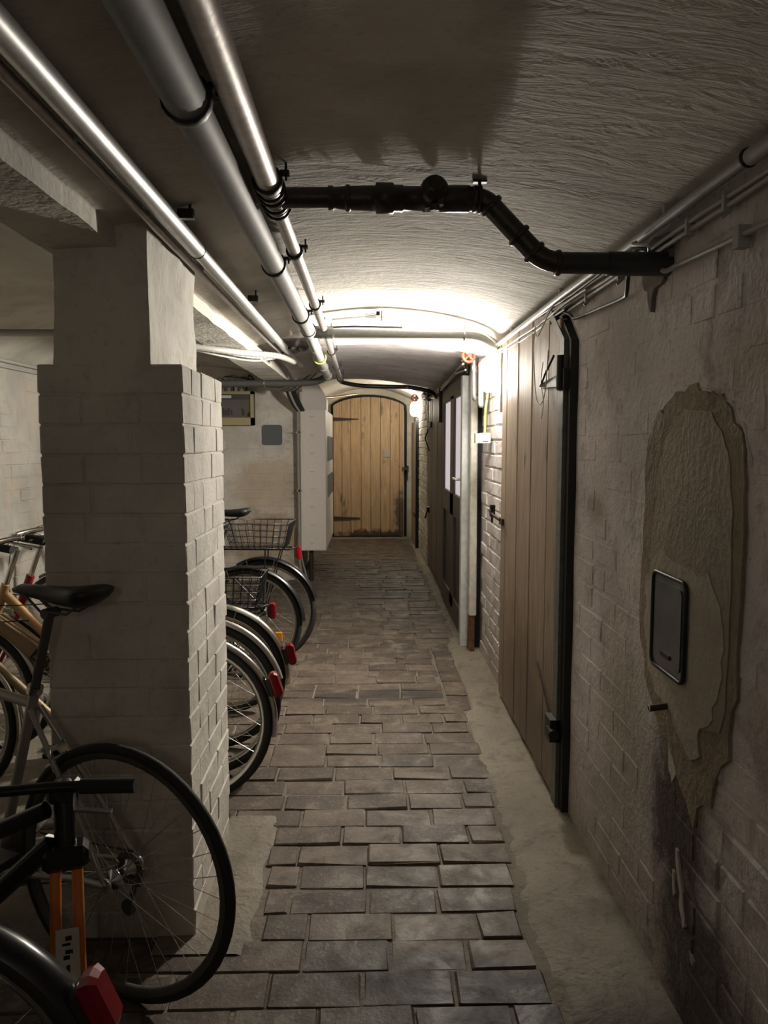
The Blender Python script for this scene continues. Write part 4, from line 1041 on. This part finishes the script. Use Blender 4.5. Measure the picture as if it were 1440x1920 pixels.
def wire_basket(par, x0, x1, w, z0, z1, flare=.04, r=.0022, nx=9, ny=7, nz_=4, name='basket'):
    mb = MB()
    def corner(t, sx, sy): # t 0..1 height
        f = flare*t
        return Vector(((x1+f) if sx > 0 else (x0-f), sy*(w+f), z0+(z1-z0)*t))
    for k in range(nz_+1):
        t = k/nz_; q = [corner(t,1,1), corner(t,-1,1), corner(t,-1,-1), corner(t,1,-1)]
        mb.tube(q, r*1.6 if k == nz_ else r, 5, closed=True)
    for sy in (-1, 1):
        for i in range(nx+1):
            s = i/nx; mb.tube([corner(0,-1,sy).lerp(corner(0,1,sy), s), corner(1,-1,sy).lerp(corner(1,1,sy), s)], r, 4, caps=False)
    for sx in (-1, 1):
        for i in range(ny+1):
            s = i/ny; mb.tube([corner(0,sx,-1).lerp(corner(0,sx,1), s), corner(1,sx,-1).lerp(corner(1,sx,1), s)], r, 4, caps=False)
    for i in range(nx+1):
        s = i/nx; mb.tube([corner(0,-1,-1).lerp(corner(0,1,-1), s), corner(0,-1,1).lerp(corner(0,1,1), s)], r, 4, caps=False)
    for i in range(4):
        s = i/3; mb.tube([corner(0,-1,-1).lerp(corner(0,-1,1), s), corner(0,1,-1).lerp(corner(0,1,1), s)], r, 4, caps=False)
    return mb.build(name, M['blackpaint'], par, local=True)
def saddle(par, x, z, mat=None, racing=False):
    wmax = .068 if racing else .095
    secs = [(.155, .012, .0, .012), (.13, .019, .006, .022), (.06, .024, .004, .03), (-.01, .036, .002, .036), (-.07, wmax*.85, .006, .042), (-.105, wmax, .012, .04), (-.13, wmax*.8, .014, .026), (-.14, wmax*.4, .012, .014)]
    n = 14; vs_ = []
    for (dx, w_, dz, th) in secs:
        for k in range(n):
            a = 2*math.pi*k/n; ca, sa = math.cos(a), math.sin(a)
            vs_.append(Vector((x+dx, ca*w_, z+dz + (sa*th*.35 if sa > 0 else sa*th))))
    fs = [(i*n+k, (i+1)*n+k, (i+1)*n+(k+1) % n, i*n+(k+1) % n) for i in range(len(secs)-1) for k in range(n)]
    fs += [tuple(range(n)), tuple(range((len(secs)-1)*n, len(secs)*n))[::-1]]
    s = MB().add(vs_, fs, True).build('saddle', mat or M['blackplastic'], par, local=True)
    mb = MB()
    for sy in (-1, 1): mb.tube([(x+.11, sy*.012, z-.012), (x+.05, sy*.02, z-.05), (x-.04, sy*.022, z-.05), (x-.10, sy*.035, z-.015)], .0035, 6)
    mb.build('saddle_rails', M['darkgrey'], s, local=True)
    return s
def bicycle(loc, rz, label, frame_mat, style='diamond', r=.343, tw=.018, rim='chrome', fender=None, fa=(-5, 125), light=None, rack=False, basket=False,
            saddle_z=.98, racing=False, bar='city', wb=1.04, k=1.0, steer=0.0, lean=0.0, wide_down=False, lettering=None, fw=.024, front_fender=True, grip_mat=None, fork_mat=None, spokes=28, reflector=False, gear=True):
    t = tag(empty('bicycle', loc, rz), label, 'bicycle', 'bicycles parked in the cellar')
    t.rotation_euler = (lean, 0, rz)
    RC = Vector((0,0,r)); FC = Vector((wb,0,r))
    bb = Vector((.43*k, 0, .275*k + (0 if k == 1 else .02)))
    seat = bb + Vector((-.15*k, 0, .50*k)) if style == 'diamond' else bb + Vector((-.125*k, 0, .42*k))
    hb = Vector((wb-.16*k, 0, r+.33*k)); ht = hb + Vector((-.062*k, 0, .17*k))
    mb = MB(); tr = .0145 if racing else .0165
    mb.tube([bb, seat + (seat-bb).normalized()*.03], tr, 12)
    mb.tube([hb, ht], .019, 12)
    if style == 'diamond':
        mb.tube([seat + Vector((.0,0,-.02)), ht + Vector((0,0,-.03))], tr*.95, 12)
        mb.tube([hb + Vector((0,0,.02)), bb], tr*1.08, 12)
    elif style == 'mixte':
        for s in (-1, 1): mb.tube([ht + Vector((0,s*.012,-.03)), bb + Vector((-.07*k, s*.024, .24*k)), RC + Vector((.01, s*.058, .004))], .0095, 8)
        mb.tube([hb + Vector((0,0,.02)), bb], tr*1.05, 12)
    else:   # step-through
        mb.tube(smooth_path([ht + Vector((0,0,-.05)), ht.lerp(bb, .5) + Vector((.0,0,.03)), bb + Vector((-.04*k,0,.13*k))]), tr*1.15 if not wide_down else .021, 12)
        if not wide_down: mb.tube(smooth_path([hb + Vector((0,0,.02)), hb.lerp(bb, .5) + Vector((-.01,0,-.02)), bb]), tr*1.15, 12)
    for s in (-1, 1):
        mb.tube([bb + Vector((-.03, s*.03, 0)), RC + Vector((.1, s*.058, -.006)), RC + Vector((0, s*.062, 0))], .0095, 8)
        if style != 'mixte' or True:
            mb.tube([seat + Vector((-.005, s*.016, -.03)), RC + Vector((.05, s*.052, .08)), RC + Vector((0, s*.062, 0))], .0075, 8)
        mb.lathe(RC + Vector((0, s*.060-.003, 0)), (0,1,0), [(.018,0),(.018,.006)], 10)
    mb.tube([seat + Vector((-.055,-.03,-.13)), seat + Vector((-.055,.03,-.13))], .006, 6)
    mb.lathe(bb - Vector((0,.036,0)), (0,1,0), [(.021,0),(.021,.072)], 14)
    frame = mb.build('frame', frame_mat, t, local=True)
    if wide_down:
        d = (bb - hb); dl = d.length; d.normalize(); up = Vector((-d.z, 0, d.x)); up = up if up.z > 0 else -up
        a = hb + up*.02; b = bb + Vector((.02,0,.05))
        q = [(a+up*.045, .022), (a-up*.03, .022), (b-up*.04, .026), (b+up*.05, .026)]
        vs_ = [p + Vector((0,-w_,0)) for p, w_ in q] + [p + Vector((0,w_,0)) for p, w_ in q]
        dn = MB().add(vs_, [(0,1,2,3),(7,6,5,4),(0,4,5,1),(1,5,6,2),(2,6,7,3),(3,7,4,0)]).build('down_tube', M['golddark'], t, local=True)
        bv = dn.modifiers.new('bevel', 'BEVEL'); bv.width = .012; bv.segments = 3
        if lettering:
            cu = bpy.data.curves.new('lettering', 'FONT'); cu.body = lettering; cu.size = .085; cu.extrude = .001; cu.align_x = 'CENTER'; cu.align_y = 'CENTER'
            tmp = bpy.data.objects.new('lettering', cu); col.objects.link(tmp)
            me = bpy.data.meshes.new_from_object(tmp.evaluated_get(bpy.context.evaluated_depsgraph_get()))
            bpy.data.objects.remove(tmp); bpy.data.curves.remove(cu); me.materials.clear(); me.materials.append(M['steelblack'])
            to = bpy.data.objects.new('lettering', me); col.objects.link(to); to.parent = dn
            m_ = (a+b)/2; ax = d*1.0; ay = -up if False else up
            ax = d  # text runs from the head down towards the crank, read from the bicycle's left side
            n_ = ax.cross(ay)
            if n_.y < 0: ax = -ax; n_ = ax.cross(ay)
            to.matrix_local = Matrix.Translation(m_ + Vector((0,.0268,0))) @ Matrix((ax, ay, n_)).transposed().to_4x4()
    # front end, turned about the steering axis
    ax = (ht - hb).normalized(); Rs = Matrix.Rotation(steer, 4, ax)
    def S(p): return hb + (Rs @ (Vector(p) - hb))
    fr = empty('front_end', (0,0,0)) if False else None
    fm = MB()
    for s in (-1, 1): fm.tube([S(hb + Vector((0, s*.045, -.03))), S(hb.lerp(FC, .5) + Vector((-.01, s*.05, 0))), S(FC + Vector((0, s*.052, 0)))], [.013, .011, .008], 8)
    fm.tube([S(hb + Vector((0,-.045,-.03))), S(hb + Vector((0,0,-.015))), S(hb + Vector((0,.045,-.03)))], .014, 8)
    fm.build('fork', fork_mat or frame_mat, t, local=True)
    fwm = wheel(t, (0,0,0), r, tw, M[rim], spokes)
    fwm.matrix_local = Matrix.Translation(S(FC)) @ Rs
    wheel(t, RC, r, tw, M[rim], spokes, sprocket=gear)
    if fender:
        g = guard(t, RC, r+.016, fa[0], fa[1], M[fender], fw)
        g['label'] = 'rear mudguard'
        if front_fender:
            g2 = guard(t, (0,0,0), r+.016, 60, 200, M[fender], fw); g2.matrix_local = Matrix.Translation(S(FC)) @ Rs
    # seat
    pt = seat + (seat-bb).normalized()*((saddle_z - .05 - seat.z)/((seat-bb).normalized().z))
    MB().tube([seat, pt], .0125, 12).lathe(pt - Vector((0,.022,.006)), (0,1,0), [(.014,0),(.014,.044)], 10).build('seat_post', M['darkgrey'] if racing else M['chrome'], t, local=True)
    MB().lathe(seat + (seat-bb).normalized()*.012, (seat-bb), [(.021,0),(.021,.02)], 12).tube([seat+Vector((-.02,0,.02)), seat+Vector((-.04,.03,.02))], .005, 6).build('seat_clamp', M['chrome'], t, local=True)
    saddle(t, pt.x-(.035 if racing else .005), saddle_z, None, racing)
    # bar
    sh = ht + ax*.06*k
    st = MB().tube([S(ht), S(sh + ax*(.10 if bar == 'city' else .02))], .0125, 10)
    top = sh + ax*(.10 if bar == 'city' else .02)
    if bar == 'city':
        cl = top + Vector((.05,0,.01)); st.tube([S(top), S(cl)], .013, 10)
        pts = [(cl+Vector((-.17,-.29,.03))), (cl+Vector((-.05,-.27,.05))), (cl+Vector((.03,-.13,.035))), cl, (cl+Vector((.03,.13,.035))), (cl+Vector((-.05,.27,.05))), (cl+Vector((-.17,.29,.03)))]
        g0 = ((cl+Vector((-.06,.271,.049)), cl+Vector((-.175,.291,.03))), (cl+Vector((-.06,-.271,.049)), cl+Vector((-.175,-.291,.03))))
    elif bar == 'flat':
        cl = top + Vector((.06*k,0,.0)); st.tube([S(top), S(cl)], .016, 10)
        hw = .29*k; pts = [cl+Vector((-.03,-hw,.015)), cl+Vector((0,-hw*.3,0)), cl, cl+Vector((0,hw*.3,0)), cl+Vector((-.03,hw,.015))]
        g0 = ((cl+Vector((-.012,hw*.55,.006)), cl+Vector((-.031,hw+.005,.015))), (cl+Vector((-.012,-hw*.55,.006)), cl+Vector((-.031,-hw-.005,.015))))
    else:
        cl = top + Vector((.10,0,.0)); st.tube([S(top), S(cl)], .014, 10)
        pts = []
        for s in (-1, 1):
            h_ = [cl+Vector((0,s*.05,0)), cl+Vector((0,s*.2,0)), cl+Vector((.08,s*.21,-.01)), cl+Vector((.10,s*.21,-.07)), cl+Vector((.04,s*.21,-.13)), cl+Vector((-.03,s*.21,-.14))]
            pts = h_[::-1] + [cl] if s < 0 else pts + h_
        g0 = ((cl+Vector((.0,.2,0)), cl+Vector((.07,.21,-.008))), (cl+Vector((.0,-.2,0)), cl+Vector((.07,-.21,-.008))))
    st.build('stem', M['chrome'] if bar == 'city' else M['darkgrey'], t, local=True)
    hbm = MB().tube(smooth_path([S(p) for p in pts], 5), .0105, 10).build('handlebar', M['chrome'] if bar == 'city' else M['blackpaint'], t, local=True)
    for a, b in g0:
        MB().tube([S(a), S(b)], .0165, 12).build('grip', grip_mat or M['rubber'], hbm, local=True)
        e = S(a) + (S(a)-S(b)).normalized()*.02
        MB().lathe(e - Vector((.0,0,.012)), (0,0,1), [(.014,0),(.016,.008),(.014,.024)], 10).tube([e, e+Vector((.05,0,-.02)), S(b)+Vector((.055,0,-.03))], .0055, 6).build('brake_lever', M['chrome'] if bar == 'city' else M['blackplastic'], hbm, local=True)
    # brake cables
    MB().tube(smooth_path([S(g0[0][0]), S(cl+Vector((.12,.12,-.02))), S(hb+Vector((.07,.03,.1))), seat.lerp(ht, .6)+Vector((0,.02,-.02))]), .0025, 5).tube(smooth_path([S(g0[1][0]), S(cl+Vector((.12,-.1,-.04))), S(hb+Vector((.04,-.02,-.02)))]), .0025, 5).build('brake_cable', M['rubber'], t, local=True)
    # cranks
    cr = MB().lathe(bb - Vector((0,.048,0)), (0,1,0), [(.088*k,0),(.088*k,.003),(.08*k,.004)], 28)
    cr.tube([bb + Vector((0,-.06,0)), bb + Vector((.13*k,-.07,-.10*k))], .010, 8).tube([bb + Vector((0,.06,0)), bb + Vector((-.13*k,.07,.10*k))], .010, 8).tube([bb+Vector((0,-.06,0)), bb+Vector((0,.06,0))], .009, 8)
    crk = cr.build('crankset', M['darkgrey'], t, local=True)
    for s in (-1, 1):
        c_ = bb + Vector((-s*.13*k, s*.115, s*.10*k)); MB().cbox(c_ - Vector((.045,.035,.011)), c_ + Vector((.045,.035,.011)), .004).build('pedal', M['blackplastic'], crk, local=True)
    ch = MB()
    yv = -.046
    ch.tube([bb + Vector((0,yv,.086*k)), RC + Vector((0,yv,.036))], .0035, 5).tube([bb + Vector((0,yv,-.086*k)), RC + Vector((0,yv,-.036))], .0035, 5)
    ch.build('chain', M['darkgrey'], t, local=True)
    if rack:
        zt = 2*r + .075
        rk = MB()
        for s in (-1, 1):
            rk.tube([(.30*k,s*.05,zt), (.0,s*.06,zt), (-.17,s*.06,zt)], .006, 7)
            rk.tube([(-.02,s*.06,zt), RC + Vector((0,s*.068,0))], .005, 6); rk.tube([(-.12,s*.06,zt), RC + Vector((0,s*.068,0))], .004, 6)
        rk.tube([(-.17,-.06,zt), (-.20,0,zt), (-.17,.06,zt)], .006, 7)
        for x_ in (.25*k, .12, 0, -.1): rk.tube([(x_,-.055,zt), (x_,.055,zt)], .004, 6)
        ro = rk.build('rear_rack', M['blackpaint'] if rack == 'black' else M['chrome'], t, local=True)
        if basket: wire_basket(t, -.15, .19, .115, zt+.012, zt+.175)
        if light == 'rack': rear_light(t, (-.215,0,zt-.03), (-1,0,.05), s=.85)
    if light and light != 'rack':
        a = R(light); p = RC + Vector((math.cos(a)*(r+.027), 0, math.sin(a)*(r+.027)))
        rear_light(t, p, (math.cos(a), 0, math.sin(a)*.75))
    if reflector:
        w_ = RC + Vector((-.20, .03, -.08)); MB().cbox(w_ - Vector((.022,.006,.03)), w_ + Vector((.022,.006,.03)), .003).build('spoke_reflector', M['amberlens'], t, local=True)
    if racing:      # rim brake behind the seat tube and a derailleur
        q = seat + Vector((-.075, 0, -.135))
        bk = MB().cbox(q-Vector((.012,.03,.012)), q+Vector((.012,.03,.012)), .005)
        for s in (-1, 1): bk.tube([q+Vector((0,s*.02,.02)), q+Vector((-.012,s*.034,-.01)), q+Vector((-.012,s*.02,-.05))], .006, 6)
        bk.build('rim_brake', M['chrome'], t, local=True)
        MB().cbox(RC+Vector((-.01,-.075,-.07)), RC+Vector((.03,-.055,-.02)), .006).tube([RC+Vector((.01,-.065,-.06)), RC+Vector((.04,-.065,-.14))], .008, 6).lathe(RC+Vector((.04,-.07,-.14)), (0,1,0), [(.022,0),(.022,.008)], 12).build('derailleur', M['darkgrey'], t, local=True)
    # kickstand
    if not racing: MB().tube([bb + Vector((-.06,.03,-.02)), Vector((bb.x-.10,.14,.012))], .008, 7).build('kickstand', M['chrome'], t, local=True)
    return t
PI = math.pi
# rear wheels point to the passage: rear fender angles run from 180+ (passage side is -x local)
bicycle((-.637, 1.907, 0), PI - R(23.5), 'silver racing bicycle leaning before the pillar, black saddle', M['silverpaint'], 'diamond', .343, .014, 'darkgrey', saddle_z=1.065, racing=True, bar='drop', wb=1.0, spokes=32)
bicycle((-.78, 1.20, 0), PI, 'bicycle with black mudguard and red light in front of the orange fork', M['blackpaint'], 'step', .343, .019, 'chrome', fender='blackpaint', fa=(70, 152), light=150, fw=.032, saddle_z=.95)
bicycle((-.725, 2.99, 0), PI + R(1), 'pale gold twin tube bicycle with silver mudguards, nearest behind the pillar', M['golddark'], 'mixte', .343, .018, 'chrome', fender='chrome', fa=(60, 190), light=157, saddle_z=.92, fw=.022, wb=1.0)
bicycle((-.72, 3.27, 0), PI - R(2), 'gold bicycle with a wide lettered down tube', M['gold'], 'step', .343, .021, 'chrome', fender='silverpaint', fa=(60, 165), light=None, saddle_z=.93, fw=.019, wide_down=True, lettering='EBA', wb=1.06)
bicycle((-.735, 3.56, 0), PI + R(2), 'dark red bicycle with broad silver mudguard and upright tail light', M['redpaint'], 'step', .343, .02, 'chrome', fender='chrome', fa=(60, 185), light=163, saddle_z=.93, fw=.028)
bicycle((-.74, 4.06, 0), PI, 'small bicycle carrying a low black wire basket', M['greenpaint'], 'step', .255, .02, 'chrome', fender='blackpaint', fa=(60, 165), light='rack', rack='black', basket=True, saddle_z=.74, k=.78, wb=.86)
bicycle((-.75, 4.66, 0), PI + R(3), 'black bicycle with amber spoke reflector behind the small bicycle', M['blackpaint'], 'step', .343, .019, 'chrome', fender='blackpaint', fa=(60, 178), saddle_z=.95, fw=.026, reflector=True)
bicycle((-.685, 5.02, 0), PI - R(2), 'black bicycle with wire basket on the rear rack, deepest of the row', M['blackpaint'], 'step', .343, .019, 'chrome', fender='blackpaint', fa=(60, 165), light='rack', rack='black', basket=True, saddle_z=1.0, fw=.03)
# child's bicycle with orange fork, front wheel turned towards the camera
def orange_bike():
    t = tag(empty('bicycle', (-.625, 1.53, 0), 0), 'black bicycle with orange fork legs and white sticker', 'bicycle', 'bicycles parked in the cellar')
    r = .165; Rz = Matrix.Rotation(R(-72), 4, 'Z')
    T = lambda p: Rz @ Vector(p)
    ax_ = Vector((.085, 0, r)); crown = Vector((-.005, 0, .60)); g = .021
    w = wheel(t, (0,0,0), r, .012, M['darkgrey'], 20); w.matrix_local = Matrix.Translation(T(ax_)) @ Rz
    for s in (-1, 1):
        a = T(crown + Vector((.0, s*g, -.02))); b = T(ax_ + Vector((0, s*(g+.004), .01))); d = (b-a).normalized()
        l = MB().tube([a, b], .0115, 12).build('fork_leg', M['orangepaint'], t, local=True)
    u = T((0,1,0)); n_ = T((1,0,.25))
    c0 = T(crown).lerp(T(ax_), .32); c1 = T(crown).lerp(T(ax_), .62)
    f_ = n_.normalized()*.0125
    vs_ = [c0-u*.022+f_, c0+u*.022+f_, c1+u*.024+f_, c1-u*.024+f_]; vs_ += [p - n_.normalized()*.003 for p in vs_]
    so = MB().add(vs_, [(0,1,2,3),(7,6,5,4),(0,4,5,1),(1,5,6,2),(2,6,7,3),(3,7,4,0)]).build('sticker', M['white'], t, local=True)
    for i, (h0, h1, w0, w1) in enumerate(((.1,.17,-.004,.008), (.2,.24,-.010,.006), (.3,.36,-.004,.010), (.38,.44,-.008,.004), (.52,.8,-.003,.004), (.85,.92,-.008,.006))):
        q = [c0.lerp(c1,h0)+u*w0+f_*1.06, c0.lerp(c1,h0)+u*w1+f_*1.06, c0.lerp(c1,h1)+u*w1+f_*1.06, c0.lerp(c1,h1)+u*w0+f_*1.06]
        MB().add(q, [(0,1,2,3)]).build('print_mark', M['steelblack'], so, local=True)
    cm = MB().cbox(-Vector((.03,.045,.025)), Vector((.03,.045,.025)), .012).build('fork_crown', M['blackpaint'], t, local=True); cm.matrix_local = Matrix.Translation(T(crown)) @ Rz
    top = crown + Vector((-.03, 0, .135))
    MB().tube([T(crown), T(top)], .022, 12).build('head_tube', M['blackpaint'], t, local=True)
    MB().tube([T(top), T(top + Vector((.03,0,.0)))], .020, 10).cbox(T(top)-Vector((.03,.03,.03)), T(top)+Vector((.03,.03,.012)), .01).build('stem', M['blackplastic'], t, local=True)
    bz = T(top + Vector((.03,0,.012)))
    e1 = Vector((.145, -.005, .004)); e0 = Vector((-.30, -.045, -.004))
    hbm = MB().tube(smooth_path([bz+e0, bz+e0*.3, bz, bz+e1]), .011, 10).build('handlebar', M['blackpaint'], t, local=True)
    MB().tube([bz+e1*.25, bz+e1*1.03], .0155, 12).build('grip', M['rubber'], hbm, local=True)
    MB().tube([bz+e0*.6, bz+e0*1.03], .0155, 12).build('grip', M['rubber'], hbm, local=True)
    MB().tube([bz+e1*.2+Vector((0,-.01,-.012)), bz+e1*.3+Vector((0,-.05,-.025)), bz+e1*.8+Vector((0,-.05,-.03))], .006, 6).build('brake_lever', M['galv'], hbm, local=True)
    bb = Vector((-.46,0,.23)); seat = Vector((-.54,0,.48)); rc = Vector((-.74,0,r))
    f = MB().tube([crown+Vector((-.02,0,.03)), bb], .021, 12).tube([crown+Vector((-.03,0,.10)), seat], .018, 12).tube([bb, seat+Vector((-.02,0,.06))], .016, 12)
    for s in (-1, 1): f.tube([bb+Vector((0,s*.03,0)), rc+Vector((0,s*.055,0))], .01, 8).tube([seat+Vector((0,s*.02,-.02)), rc+Vector((0,s*.055,0))], .009, 8)
    f.build('frame', M['blackpaint'], t, local=True)
    wheel(t, rc, r, .02, M['darkgrey'], 20)
    MB().tube([seat, seat+Vector((-.03,0,.10))], .012, 10).build('seat_post', M['darkgrey'], t, local=True)
    saddle(t, seat.x-.03, .615)
    cr = MB().lathe(bb - Vector((0,.045,0)), (0,1,0), [(.06,0),(.06,.003)], 20).tube([bb+Vector((0,-.06,0)), bb+Vector((.08,-.07,-.06))], .009, 8).tube([bb+Vector((0,.06,0)), bb+Vector((-.08,.07,.06))], .009, 8).build('crankset', M['darkgrey'], t, local=True)
    for s in (-1, 1):
        c_ = bb + Vector((-s*.08, s*.11, s*.06)); MB().cbox(c_ - Vector((.04,.03,.01)), c_ + Vector((.04,.03,.01)), .004).build('pedal', M['blackplastic'], cr, local=True)
orange_bike()
